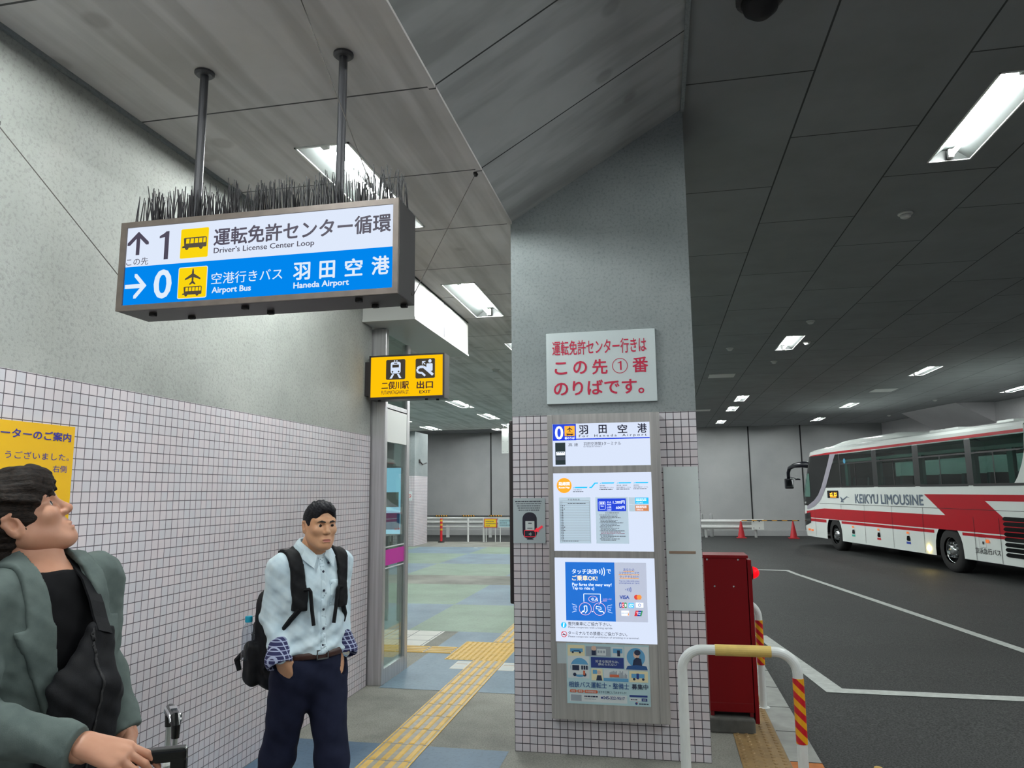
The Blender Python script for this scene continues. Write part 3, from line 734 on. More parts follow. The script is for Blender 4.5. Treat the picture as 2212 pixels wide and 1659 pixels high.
let(t, [('二俣川駅', (-2.47, 2.627, -2.208, 2.699), 'glyph_brown', .026), ('FUTAMATAGAWA ST.', (-2.471, 2.581, -2.204, 2.616), 'glyph_brown', .008), ('出口', (-2.135, 2.623, -1.979, 2.694), 'glyph_brown', .03), ('EXIT', (-2.108, 2.58, -2.001, 2.608), 'glyph_brown', .018)], y-.001)
# ------------------------------------------------------------------ white notice board with red writing on the pillar
t = thing('notice_board', (-.381, 5.0, 2.55), 'white board with red writing fixed high on the pillar', 'notice board')
mb = MB(); mb.box(-.759, -.003, 4.978, 5.0, 2.297, 2.80, 'board_white'); mb.build('board', t, bevel=.003)
y = 4.9765
let(t, [('運転免許センター行きは', (-.715, 2.637, -.064, 2.742), 'glyph_red', .012), ('こ', (-.701, 2.503, -.613, 2.59), 'glyph_red', .022), ('の', (-.57, 2.501, -.474, 2.593), 'glyph_red', .022), ('先', (-.439, 2.494, -.332, 2.601), 'glyph_red', .02),
        ('番', (-.163, 2.497, -.056, 2.604), 'glyph_red', .015), ('のりばです。', (-.709, 2.352, -.088, 2.457), 'glyph_red', .02)], y)
one(t, -.262, 2.518, -.236, 2.58, y, 'glyph_red', .011)
mb = MB(); mb.ring(-.2475, 2.5485, .049, .0535, y, 'glyph_red'); mb.build('numeral_ring', t, recalc=False)
# ------------------------------------------------------------------ departure board on the pillar
KX0, KX1, KZ0, KZ1, KY = -.75, -.008, .242, 2.215, 4.92
kb = thing('departure_board', (-.38, 5.0, KZ0), 'tall stainless departure board with three lit panels on the tiled pillar', 'information board')
LIT = ((1.863, 2.151), (1.303, 1.817), (.723, 1.26))
mb = MB(); mb.box(KX0, KX1, KY+.004, 5.0, KZ0, KZ1, 'kiosk_steel'); mb.build('cabinet', kb, bevel=.006)
mb = MB(); lx0, lx1 = -.715, -.062
mb.box(KX0, lx0, KY-.012, KY+.006, KZ0, KZ1, 'kiosk_steel'); mb.build('side_frame', kb, bevel=.005); mb = MB(); mb.box(lx1, KX1+.012, KY-.012, KY+.006, KZ0, KZ1, 'kiosk_steel')
mb.build('side_frame', kb, bevel=.005)
for z0, z1 in ((2.151, KZ1), (1.817, 1.863), (1.26, 1.303)):
    mb = MB(); mb.box(lx0, lx1, KY-.008, KY+.006, z0, z1, 'kiosk_steel'); mb.build('cross_rail', kb)
mb = MB(); mb.box(lx0, lx1, KY-.008, KY+.006, KZ0, .723, 'kiosk_steel'); mb.build('lower_plate', kb)
pan = []
for i, (z0, z1) in enumerate(LIT):
    mb = MB(); mb.rect(lx0, z0, lx1, z1, KY-.001, 'lit_white_kiosk'); pan.append(mb.build('light_panel', kb, recalc=False))
plain('k_blue', (24, 58, 190), .4, emit=.55); emis('k_white', (225, 235, 250), .95); plain('k_orange', (228, 156, 42), .4, emit=.55); plain('k_orange2', (255, 140, 28), .4, emit=.75)
plain('k_cyan', (30, 164, 236), .4, emit=.7); plain('k_ink', (24, 24, 58), .6); plain('k_ink2', (84, 92, 108), .6); plain('k_ink_red', (160, 60, 90), .6)
plain('k_sheet', (176, 194, 208), .5, emit=.42); plain('k_posterblue', (28, 108, 204), .4, emit=.42); plain('k_postergrey', (186, 192, 212), .4, emit=.4); plain('k_cream', (250, 226, 180), .4, emit=.6)
plain('k_pink', (250, 190, 200), .4, emit=.5); plain('k_red', (214, 44, 60), .4, emit=.4); plain('k_photo', (36, 52, 56), .4, emit=.15); plain('k_green', (30, 150, 80), .4, emit=.4); plain('k_cardblue', (30, 70, 160), .4, emit=.4)
plain('k_cardorange', (240, 150, 70), .4, emit=.4); plain('k_cardred', (220, 70, 60), .4, emit=.4); plain('k_copper', (206, 130, 84), .4, emit=.4)
def ribs(mb, x0, x1, z, h, y, m, seed, gap=.12):
    r = random.Random(seed); x = x0
    while x < x1:
        w = r.uniform(.004, .018); e = min(x+w, x1); mb.rect(x, z, e, z+h, y, m); x = e+r.uniform(.0012, .0035)
y = KY-.0025; y2 = KY-.0035; y3 = KY-.0045
# top panel
p = pan[0]
mb = MB(); mb.rect(-.713, 2.038, -.554, 2.15, y, 'k_blue'); mb.rect(-.713, 2.041, -.063, 2.049, y, 'k_blue')
mb.rrect(-.632, 2.067, -.562, 2.137, y2, .004, 'k_orange'); plane_icon(mb, -.597, 2.115, .036, y3, 'k_ink'); bus_icon(mb, -.621, 2.072, -.573, 2.09, y3, 'k_ink', 'k_orange'); mb.build('header_band', p, recalc=False)
let(p, [('0', (-.698, 2.046, -.641, 2.137), 'k_white', .02), ('番のりば', (-.632, 2.045, -.563, 2.062), 'k_white', .02), ('羽', (-.534, 2.077, -.472, 2.138), 'k_ink', .02), ('田', (-.4, 2.08, -.346, 2.138), 'k_ink', .02), ('空', (-.273, 2.08, -.209, 2.138), 'k_ink', .02), ('港', (-.142, 2.078, -.08, 2.141), 'k_ink', .02),
        ('F o r    H a n e d a    A i r p o r t', (-.534, 2.053, -.082, 2.074), 'k_ink', .01), ('高 速', (-.607, 1.997, -.542, 2.019), 'k_ink', .0), ('羽田空港第3ターミナル', (-.504, 2.0, -.253, 2.024), 'k_ink', .0), ('For Haneda Air Terminal 3', (-.504, 1.989, -.383, 1.998), 'k_ink', .0)], y3)
mb = MB(); mb.rect(-.698, 1.874, -.629, 2.024, y, 'k_photo'); mb.rect(-.692, 1.938, -.632, 1.962, y2, 'k_white')
for i in range(4): mb.rect(-.684+.012*i, 1.953, -.676+.012*i, 1.959, y3, 'k_photo')
mb.rect(-.698, 1.905, -.629, 1.93, y2, 'k_ink2'); mb.build('bus_photo', p, recalc=False)
# middle panel: route map, timetable, fares
p = pan[1]
mb = MB(); mb.disc(-.642, 1.7345, .0505, y, 'k_orange2')
for x0, x1, z in ((-.583, -.483, 1.716), (-.403, -.304, 1.744), (-.291, -.193, 1.744), (-.181, -.081, 1.744)):
    mb.poly([(x0+.014, y, z), (x1-.006, y, z), (x1, y, z+.0085), (x0+.014, y, z+.0085)], 'k_cyan'); mb.poly([(x0, y, z), (x0+.01, y, z), (x0+.01, y, z+.008)], 'k_cyan')
mb.poly([(-.474, y, 1.716), (-.456, y, 1.716), (-.432, y, 1.744), (-.416, y, 1.744), (-.412, y, 1.752), (-.437, y, 1.752), (-.461, y, 1.724), (-.47, y, 1.724)], 'k_cyan')
mb.build('route_map', p, recalc=False)
let(p, [('路線図', (-.679, 1.734, -.604, 1.759), 'k_white', .02), ('Route Map', (-.678, 1.712, -.605, 1.727), 'k_white', .02), ('二俣川駅北口', (-.583, 1.7, -.525, 1.709), 'k_ink', 0), ('〔国内線〕', (-.404, 1.727, -.367, 1.735), 'k_ink', 0), ('〔国内線・国際線〕', (-.292, 1.728, -.22, 1.736), 'k_ink', 0), ('〔国際線〕', (-.181, 1.728, -.142, 1.736), 'k_ink', 0),
        ('羽田空港第1ターミナル', (-.404, 1.713, -.31, 1.722), 'k_ink', 0), ('羽田空港第2ターミナル', (-.292, 1.714, -.198, 1.723), 'k_ink', 0), ('羽田空港第3ターミナル', (-.181, 1.715, -.085, 1.724), 'k_ink', 0)], y2)
mb = MB()
for i, (x, z, w) in enumerate(((-.583, 1.691, .07), (-.404, 1.704, .085), (-.292, 1.705, .085), (-.181, 1.706, .085))): ribs(mb, x, x+w, z, .004, y2, 'k_ink2', i)
mb.build('fine_print', p, recalc=False)
mb = MB(); mb.rect(-.679, 1.352, -.468, 1.655, y, 'k_sheet'); sh = mb.build('timetable', p, recalc=False)
mb = MB()
for x in (-.672, -.66, -.475): mb.rect(x, 1.36, x+.0012, 1.632, y2, 'k_ink2')
for i in range(25): mb.rect(-.672, 1.632-.0109*i, -.475, 1.6328-.0109*i, y2, 'k_ink2')
for i in range(21):
    mb.rect(-.668, 1.597-.0109*i, -.664, 1.602-.0109*i, y2, 'k_ink2'); mb.rect(-.657, 1.597-.0109*i, -.652, 1.603-.0109*i, y2, 'k_ink')
    if i in (0, 2, 13, 15): mb.rect(-.646, 1.597-.0109*i, -.641, 1.603-.0109*i, y2, 'k_ink')
ribs(mb, -.62, -.5, 1.612, .005, y2, 'k_ink2', 5); ribs(mb, -.655, -.55, 1.366, .004, y2, 'k_ink2', 6)
mb.build('table_lines', sh, recalc=False)
let(sh, [('予 定 時 刻 表', (-.62, 1.635, -.539, 1.646), 'k_ink', 0)], y2)
mb = MB(); mb.rect(-.434, 1.352, -.22, 1.655, y, 'k_sheet'); sh = mb.build('fare_sheet', p, recalc=False)
mb = MB(); mb.rect(-.42, 1.563, -.233, 1.646, y2, 'k_blue'); mb.rrect(-.411, 1.574, -.368, 1.627, y2-.0004, .006, 'k_white'); mb.rrect(-.409, 1.576, -.37, 1.625, y2-.0008, .005, 'k_blue'); mb.build('fare_box', sh, recalc=False)
let(sh, [('運賃', (-.405, 1.606, -.374, 1.622), 'k_white', .01), ('Fare', (-.399, 1.592, -.38, 1.602), 'k_white', .01), ('大人', (-.358, 1.615, -.329, 1.629), 'k_white', .01), ('Adult', (-.358, 1.602, -.33, 1.611), 'k_white', .01), ('1,200円', (-.318, 1.609, -.241, 1.632), 'k_white', .015), ('小児', (-.359, 1.581, -.33, 1.595), 'k_white', .01), ('Child', (-.359, 1.567, -.331, 1.577), 'k_white', .01), ('600円', (-.299, 1.576, -.242, 1.596), 'k_white', .015)], y3)
mb = MB(); ribs(mb, -.37, -.28, 1.549, .005, y2, 'k_ink2', 8)
for i in range(20):
    r = random.Random(40+i); a = -.41 if i % 3 == 0 else -.404
    ribs(mb, a, a+r.uniform(.08, .165), 1.536-.0086*i, .0036, y2, 'k_ink_red' if i in (13, 14) else 'k_ink2', 60+i)
mb.build('fine_print', sh, recalc=False)
for z0, z1, m, s_, rc in ((1.607, 1.653, 'k_cyan', 'バスナビ', (-.165, 1.612, -.122, 1.624)), (1.561, 1.6055, 'k_copper', 'お知らせ', (-.165, 1.567, -.122, 1.578))):
    mb = MB(); mb.rect(-.214, z0, -.084, z1, y, 'k_sheet'); mb.rect(-.172, z0+.003, -.086, z1-.003, y2, m); lk = mb.build('link_card', p, recalc=False)
    let(lk, [(s_, rc, 'k_white', .01)], y3)
    mb = MB()
    for j in range(2): ribs(mb, -.167, -.1, z1-.014-.009*j, .005, y3, 'k_white', 90+j)
    mb.build('fine_print', lk, recalc=False)
# bottom panel: payment poster and notices
p = pan[2]
mb = MB(); mb.rect(-.645, .857, -.321, 1.231, y, 'k_posterblue'); mb.rect(-.321, .857, -.116, 1.231, y, 'k_postergrey'); po = mb.build('payment_poster', p, recalc=False)
let(po, [('タッチ決済', (-.601, 1.155, -.436, 1.188), 'k_white', .012), ('で', (-.372, 1.159, -.344, 1.187), 'k_white', .012), ('ご乗車OK!', (-.601, 1.112, -.434, 1.146), 'k_cream', .012), ('Pay fares the easy way!', (-.601, 1.073, -.343, 1.098), 'k_white', .012), ('Tap to ride', (-.601, 1.05, -.483, 1.073), 'k_white', .012),
        ('スマホ', (-.601, .938, -.571, .95), 'k_white', 0), ('でも', (-.598, .923, -.575, .935), 'k_white', 0), ('カード', (-.377, .938, -.347, .95), 'k_white', 0), ('でも', (-.374, .923, -.352, .935), 'k_white', 0), ('このマークが', (-.40, .992, -.345, 1.002), 'k_pink', 0), ('目印!', (-.40, .981, -.375, .99), 'k_pink', 0),
        ('あなたの', (-.263, 1.177, -.193, 1.195), 'k_cardblue', 0), ('スマホやカードで', (-.293, 1.155, -.162, 1.173), 'k_cardblue', 0), ('タッチするだけ!', (-.289, 1.133, -.166, 1.149), 'k_cardblue', 0), ('Tap to ride with your', (-.293, 1.107, -.161, 1.119), 'k_cardblue', 0), ('smartphone or card.', (-.293, 1.094, -.161, 1.106), 'k_cardblue', 0), ('VISA', (-.293, 1.0, -.23, 1.023), 'k_cardblue', .03)], y2)
mb = MB()
for x0, x1, z in ((-.263, -.193, 1.174), (-.293, -.162, 1.152), (-.289, -.166, 1.13)): mb.rect(x0, z, x1, z+.004, y2, 'k_orange')
waves(mb, -.446, 1.171, .06, y2, 'k_white', .005, 4, 26); waves(mb, -.48, 1.061, .022, y2, 'k_white', .003, 3, 32); waves(mb, -.262, 1.06, .044, y2, 'k_cardblue', .0035, 4, 20)
for cx in (-.518, -.425): mb.ring(cx, .933, .038, .041, y2, 'k_pink')
mb.ring(-.466, .995, .027, .03, y2, 'k_pink', k=.68)
mb.line([(-.526, .977), (-.526, 1.028), (-.417, 1.028), (-.417, .972)], .004, y2, 'k_white')
waves(mb, -.482, .995, .018, y2, 'k_white', .003, 3, 35)
mb.line([(-.455, .985), (-.443, 1.0), (-.44, .99), (-.434, .982)], .004, y2, 'k_white')
mb.line([(-.532, .912), (-.522, .93), (-.526, .95), (-.508, .952), (-.506, .92), (-.52, .905)], .005, y2, 'k_white'); mb.line([(-.545, .905), (-.533, .92), (-.523, .915)], .006, y2, 'k_white')
mb.line([(-.447, .935), (-.445, .951), (-.417, .946), (-.413, .931), (-.447, .935)], .004, y2, 'k_white'); mb.line([(-.432, .925), (-.417, .917), (-.405, .92), (-.395, .905)], .006, y2, 'k_white')
mb.line([(-.477, .916), (-.466, .916)], .004, y2, 'k_white'); mb.line([(-.43, .96), (-.405, .985)], .002, y2, 'k_pink')
for k, cx in ((1, -.605), (-1, -.342)):
    for dz in (.022, .0, -.022): mb.line([(cx, .936+dz*1.2), (cx+.03*k, .936+dz*.8)], .0022, y2, 'k_white') if dz else None
mb.build('drawings', po, recalc=False)
mb = MB(); mb.disc(-.184, 1.013, .0155, y2, 'k_cardred'); mb.disc(-.167, 1.013, .0155, y2-.0003, 'k_cardorange')
for i, m in enumerate(('k_cardblue', 'k_red', 'k_green')): mb.rrect(-.296+.0165*i, .944, -.2815+.0165*i, .978, y2, .004, m)
mb.rect(-.236, .944, -.202, .977, y2, 'k_cyan'); mb.rect(-.19, .948, -.142, .979, y2, 'k_white'); mb.ring(-.166, .9635, .006, .009, y2-.0004, 'k_cardblue')
mb.rect(-.284, .895, -.235, .927, y2, 'k_white'); mb.poly([(-.246, y2-.0003, .897), (-.236, y2-.0003, .897), (-.236, y2-.0003, .921), (-.24, y2-.0003, .91)], 'k_cardorange')
mb.poly([(-.202, y2, .895), (-.157, y2, .895), (-.147, y2, .929), (-.192, y2, .929)], 'k_red'); mb.poly([(-.184, y2-.0003, .895), (-.157, y2-.0003, .895), (-.147, y2-.0003, .929), (-.174, y2-.0003, .929)], 'k_cardblue'); mb.poly([(-.165, y2-.0005, .895), (-.157, y2-.0005, .895), (-.147, y2-.0005, .929), (-.155, y2-.0005, .929)], 'k_green')
mb.build('card_logos', po, recalc=False)
let(po, [('J', (-.293, .952, -.284, .97), 'k_white', .02), ('C', (-.277, .952, -.267, .97), 'k_white', .02), ('B', (-.26, .952, -.25, .97), 'k_white', .02), ('AM', (-.232, .961, -.206, .972), 'k_white', .02), ('EX', (-.232, .948, -.206, .959), 'k_white', .02), ('DISCOVER', (-.282, .907, -.24, .915), 'k_ink', 0), ('Union', (-.187, .913, -.158, .922), 'k_white', .01), ('Pay', (-.182, .901, -.162, .911), 'k_white', .01)], y3)
let(p, [('整列乗車にご協力下さい。', (-.633, .826, -.351, .849), 'k_ink', .006), ('Please cooperate with a lining upride.', (-.632, .806, -.342, .82), 'k_ink', 0), ('ターミナルでの禁煙にご協力下さい。', (-.634, .767, -.251, .79), 'k_ink', .006), ('Please cooperate with prohibition of smoking in a terminal.', (-.633, .748, -.175, .762), 'k_ink', 0)], y2)
mb = MB(); mb.disc(-.662, .827, .0185, y, 'k_cyan'); mb.poly([(-.668, y2, .815), (-.66, y2, .813), (-.656, y2, .84), (-.664, y2, .842)], 'k_white'); mb.build('queue_pictogram', p, recalc=False)
mb = MB(); mb.ring(-.661, .7695, .0155, .0195, y, 'k_red'); mb.line([(-.673, .782), (-.649, .757)], .004, y, 'k_red'); mb.rect(-.671, .765, -.652, .769, y, 'k_ink'); mb.build('no_smoking_pictogram', p, recalc=False)
# recruiting poster below the panels
plain('q_sky', (176, 206, 212), .5); plain('q_cream', (226, 216, 176), .5); plain('q_pale', (206, 214, 216), .5); plain('q_blue', (94, 158, 200), .5); plain('q_navy', (38, 60, 130), .5); plain('q_dark', (36, 48, 76), .5); plain('q_orange', (206, 104, 72), .5); plain('q_skin', (214, 180, 160), .5); plain('q_grey', (150, 160, 170), .5); plain('q_text', (40, 84, 140), .5)
Y4 = KY-.0085
t = thing('recruiting_poster', (-.38, Y4, .53), 'pale blue recruiting poster with drawings and phone number, stuck below the lit panels', 'poster')
mb = MB(); mb.box(-.647, -.116, Y4-.0015, Y4, .343, .716, 'q_sky'); mb.build('sheet', t)
ya, yb, yc = Y4-.0022, Y4-.0029, Y4-.0036
mb = MB()
mb.rect(-.639, .637, -.527, .705, ya, 'q_cream'); mb.rect(-.622, .662, -.54, .684, yb, 'q_blue'); mb.rect(-.6, .667, -.56, .672, yc, 'q_dark')
for x in (-.605, -.558): mb.disc(x, .66, .007, yc, 'q_dark', n=10)
mb.rect(-.52, .638, -.36, .7, ya, 'q_grey'); mb.rect(-.448, .645, -.39, .685, yb, 'q_pale'); mb.disc(-.468, .688, .016, yb, 'q_skin'); mb.rect(-.483, .645, -.455, .675, yb, 'q_dark')
for i in range(3): mb.rect(-.444+.018*i, .66, -.432+.018*i, .675, yc, 'q_grey')
mb.rect(-.353, .64, -.28, .7, ya, 'q_pale'); mb.rect(-.345, .662, -.285, .69, yb, 'q_blue'); mb.rect(-.318, .643, -.3, .68, yc, 'q_dark')
mb.rect(-.64, .5, -.5, .637, ya, 'q_pale'); mb.disc(-.5625, .5655, .0595, yb, 'q_blue'); mb.rect(-.618, .522, -.505, .585, yc, 'q_pale')
for i in range(3): mb.rect(-.552+.015*i, .553, -.54+.015*i, .578, yc-.0006, 'q_dark')
mb.rect(-.61, .548, -.565, .58, yc-.0006, 'q_dark'); mb.disc(-.595, .522, .011, yc-.0006, 'q_dark', n=12); mb.disc(-.53, .522, .011, yc-.0006, 'q_dark', n=12); mb.rect(-.54, .52, -.527, .548, yc-.0009, 'q_orange')
mb.rect(-.489, .568, -.278, .634, ya, 'q_navy')
mb.rect(-.272, .56, -.12, .705, ya, 'q_pale'); mb.disc(-.2, .64, .058, yb, 'q_blue'); mb.disc(-.196, .658, .02, yc, 'q_skin', rz=.025); mb.disc(-.19, .67, .02, yc-.0005, 'q_dark', rz=.017)
mb.poly([(-.225, yc, .58), (-.16, yc, .58), (-.168, yc, .632), (-.195, yc, .64), (-.215, yc, .625)], 'q_dark'); mb.poly([(-.265, yc-.0008, .565), (-.128, yc-.0008, .565), (-.135, yc-.0008, .588), (-.2, yc-.0008, .594), (-.255, yc-.0008, .586)], 'q_text')
mb.rect(-.487, .49, -.415, .562, ya, 'q_cream'); mb.rect(-.478, .53, -.45, .555, yb, 'q_blue'); mb.disc(-.438, .54, .012, yb, 'q_skin'); mb.poly([(-.457, yb, .49), (-.418, yb, .49), (-.424, yb, .522), (-.45, yb, .522)], 'q_dark')
mb.rect(-.408, .488, -.252, .562, ya, 'q_pale'); mb.rect(-.408, .488, -.252, .508, yb, 'q_blue'); r5 = random.Random(5)
for i in range(14): a = -.37+.008*i; mb.rect(a, .51, a+.006, .52+r5.uniform(.005, .035), yb, 'q_grey')
mb.rect(-.37, .515, -.31, .53, yc, 'q_orange')
mb.rect(-.246, .488, -.128, .556, ya, 'q_cream'); mb.rect(-.232, .515, -.15, .54, yb, 'q_blue'); mb.rect(-.2, .507, -.185, .542, yc, 'q_navy')
for x in (-.215, -.158): mb.disc(x, .507, .008, yc, 'q_dark', n=10)
mb.build('drawings', t, recalc=False)
mb = MB()
for x0, x1 in ((-.629, -.585), (-.581, -.539), (-.536, -.449)): mb.rrect(x0, .41, x1, .429, ya, .008, 'q_orange')
mb.rect(-.629, .356, -.263, .404, ya, 'q_pale'); mb.rect(-.623, .36, -.554, .398, yb, 'q_grey'); mb.rect(-.248, .398, -.135, .41, ya, 'q_navy'); mb.rect(-.248, .374, -.175, .392, ya, 'q_pale'); mb.rect(-.172, .374, -.137, .392, ya, 'q_navy')
ribs(mb, -.535, -.45, .386, .008, yb, 'q_dark', 3); ribs(mb, -.535, -.46, .372, .004, yb, 'q_grey', 4); ribs(mb, -.24, -.2, .38, .006, yb, 'q_dark', 9); ribs(mb, -.19, -.13, .355, .006, ya, 'q_dark', 10)
mb.disc(-.206, .36, .008, ya, 'q_navy', n=12); mb.disc(-.202, .366, .004, yb, 'q_orange', n=10)
mb.build('info_boxes', t, recalc=False)
let(t, [('好きな気持ちは、', (-.459, .6, -.308, .617), 'q_pale', .01), ('停められない', (-.443, .582, -.322, .599), 'q_pale', .01), ('相鉄バス運転士・整備士', (-.635, .442, -.248, .479), 'q_text', .01), ('募集中', (-.232, .445, -.129, .478), 'q_dark', .012), ('女性', (-.62, .413, -.596, .426), 'q_pale', 0), ('男性', (-.573, .413, -.549, .426), 'q_pale', 0), ('未経験歓迎', (-.525, .413, -.461, .426), 'q_pale', 0),
        ('好きを仕事にしてみませんか?', (-.444, .413, -.267, .428), 'q_dark', 0), ('045-322-9517', (-.415, .377, -.278, .396), 'q_navy', .01), ('検索', (-.165, .377, -.145, .389), 'q_pale', 0)], yc)
mb = MB(); mb.box(-.428, -.418, yc, yc+.001, .38, .392, 'q_navy'); mb.build('phone_symbol', t)
mb = MB(); mb.box(-.708, -.645, Y4-.001, Y4, .587, .714, 'paper'); top(mb.build('paper_scrap', org=(-.68, Y4, .65)), 'blank strip of paper peeking out left of the recruiting poster', 'paper')
# papers on the pillar
t = thing('instruction_poster', (-.898, 5.0, 1.5), 'white notice showing a dark ticket reader with a red arrow, left on the pillar', 'poster')
mb = MB(); mb.box(-1.01, -.786, 4.994, 4.9985, 1.347, 1.651, 'paper'); mb.build('sheet', t)
plain('reader_black', (34, 32, 48), .5)
yq = 4.9932
mb = MB(); mb.rrect(-.945, 1.375, -.845, 1.555, yq, .045, 'reader_black', 8); mb.rect(-.915, 1.37, -.87, 1.376, yq, 'reader_black'); mb.rect(-.925, 1.435, -.862, 1.495, yq-.0008, 'paper_white'); mb.rect(-.912, 1.445, -.876, 1.45, yq-.0016, 'ink'); mb.rect(-.905, 1.478, -.88, 1.484, yq-.0016, 'ink')
waves(mb, -.906, 1.408, .02, yq-.001, 'paper_white', .003, 3, 30); mb.build('reader_drawing', t, recalc=False)
mb = MB(); mb.line([(-.932, 1.432), (-.856, 1.432), (-.856, 1.39), (-.932, 1.39), (-.932, 1.432)], .003, yq-.0014, 'k_red'); mb.poly([(-.866, yq-.002, 1.425), (-.848, yq-.002, 1.452), (-.842, yq-.002, 1.444), (-.81, yq-.002, 1.468), (-.802, yq-.002, 1.456), (-.834, yq-.002, 1.431), (-.828, yq-.002, 1.422)], 'k_red'); mb.build('red_arrow', t, recalc=False)
mb = MB()
for i in range(5): ribs(mb, -.995+.006*i, -.81-.004*i, 1.625-.0145*i, .008 if i == 0 else .005, yq, 'ink', 20+i)
mb.build('fine_print', t, recalc=False)
t = thing('blank_notice', (.12, 5.0, 1.39), 'blank white covered panel right of the departure board on the pillar', 'notice panel')
mb = MB(); mb.box(.016, .243, 4.99, 4.9985, .923, 1.852, 'paper_white'); mb.build('panel', t, bevel=.002)
mb = MB(); mb.box(.035, .205, 4.988, 4.991, 1.285, 1.301, 'paper_tan'); mb.build('tape_strip', t)
t = thing('side_panel', (-1.04, 5.2, 1.4), 'grey metal panel edge fixed on the left side of the tiled pillar', 'panel')
mb = MB(); mb.box(-1.052, -1.014, 5.06, 5.54, .93, 2.2, 'dark_metal'); mb.build('panel', t, bevel=.015)
# yellow notice on the left wall
t = thing('yellow_notice', (XW, 2.4, 1.7), 'large yellow notice with blue writing on the tiled wall behind the man in the blazer', 'notice board')
mb = MB(); mb.box(XW+.0045, XW+.012, 1.9, 2.862, 1.5, 2.009, 'poster_yellow'); mb.build('sheet', t)
def wtext(parent, s_, y0, z0, y1, z1, m, b):
    mb = MB(); v, f = glyphs(s_, b); mb.add([(XW+.0132+e, y0+a*(y1-y0), z0+c*(z1-z0)) for a, c, e in v], f, m); mb.build('lettering', parent, recalc=False)
wtext(t, 'ーターのご案内', 2.477, 1.938, 2.842, 1.978, 'glyph_blue', .02)
wtext(t, 'うございました。', 2.507, 1.853, 2.838, 1.885, 'glyph_blue', .0)
wtext(t, '右側', 2.752, 1.80, 2.83, 1.831, 'glyph_blue', .0); wtext(t, 'タ', 2.44, 1.80, 2.485, 1.83, 'glyph_blue', .0)
# ------------------------------------------------------------------ barriers, cabinet
def arch(t, xa, xb, y, h, tape_leg):
    r = .028; c = .115; pts = []
    for i in range(9):
        a = math.pi-(math.pi/2)*i/8; pts.append((xa+c+c*math.cos(a), y, h-c+c*math.sin(a)))
    q = []
    for i in range(9):
        a = math.pi/2-(math.pi/2)*i/8; q.append((xb-c+c*math.cos(a), y, h-c+c*math.sin(a)))
    mb = MB(); mb.tube([(xa, y, -.05)]+pts+q+[(xb, y, -.05)], r, 'white_paint', 16); mb.build('bent_pipe', t, smooth=False)
    mb = MB(); mb.tube([(xa+c+.07, y, h), (xb-c-.02, y, h)], r+.003, 'yellow_sleeve', 18); mb.build('yellow_sleeve', t)
    mb = MB(); mb.tube([(xb, y, h-c-.02), (xb, y, h-c-.36)], r+.002, 'tape_hazard', 18); mb.build('hazard_tape', t)
    for x in (xa, xb):
        mb = MB(); mb.lathe([(.05, .0), (.05, .006), (.03, .008)], 'white_paint', (x, y, 0), 18); mb.build('foot_ring', t)
t = thing('barrier_hoop', (.39, 4.43, 0), 'white pipe barrier with yellow sleeve and striped tape, nearest, before the pillar', 'barrier', 'pipe barriers along the kerb'); arch(t, .078, .70, 4.43, .80, 1)
t = thing('barrier_hoop', (.42, 6.28, 0), 'white pipe barrier with striped tape standing behind the red cabinet', 'barrier', 'pipe barriers along the kerb'); arch(t, .10, .722, 6.28, .80, 1)
cb = thing('hydrant_cabinet', (.43, 5.78, 0), 'tall red fire hydrant cabinet beside the tiled pillar', 'cabinet')
mb = MB(); mb.box(.285, .588, 5.65, 5.92, .13, 1.215, 'hydrant_red'); mb.build('body', cb, bevel=.006)
mb = MB(); mb.box(.27, .6, 5.645, 5.925, 1.2, 1.222, 'hydrant_red'); mb.build('top_plate', cb, bevel=.004)
mb = MB(); mb.box(.592, .62, 5.645, 5.93, .06, 1.19, 'hydrant_red'); dr = mb.build('door', cb, bevel=.004)
for x in (.3, .57):
    mb = MB(); mb.box(x-.012, x+.012, 5.66, 5.91, .10, .14, 'hydrant_red_dark'); mb.build('foot', cb)
for x, z in ((.31, 1.19), (.53, 1.19), (.355, 1.0), (.49, 1.0)):
    mb = MB(); mb.lathe([(.007, 5.65), (.007, 5.646), (.003, 5.644)], 'chrome', (x, 0, z), 10, 'y'); mb.build('bolt', cb)
mb = MB(); mb.box(.288, .585, 5.6495, 5.652, .19, .194, 'hydrant_red_dark'); mb.build('seam', cb)
plain('red_lamp', (235, 10, 26), .15, emit=.6)
mb = MB(); mb.lathe([(.05, .62), (.05, .634)], 'dark_metal', (0, 5.74, 1.09), 20, 'x'); hb = mb.build('lamp_base', dr)
mb = MB(); mb.lathe([(.044, .634), (.042, .65), (.03, .672), (.012, .682), (0, .683)], 'red_lamp', (0, 5.74, 1.09), 20, 'x'); setp(mb.build('lamp_lens', hb, smooth=True), 'lit red lens')
mb = MB(); mb.box(.27, .585, 5.6, 5.98, 0, .099, 'dark_concrete'); top(mb.build('plinth', org=(.45, 5.8, 0), bevel=.012), 'rough grey concrete plinth under the red cabinet', 'plinth')
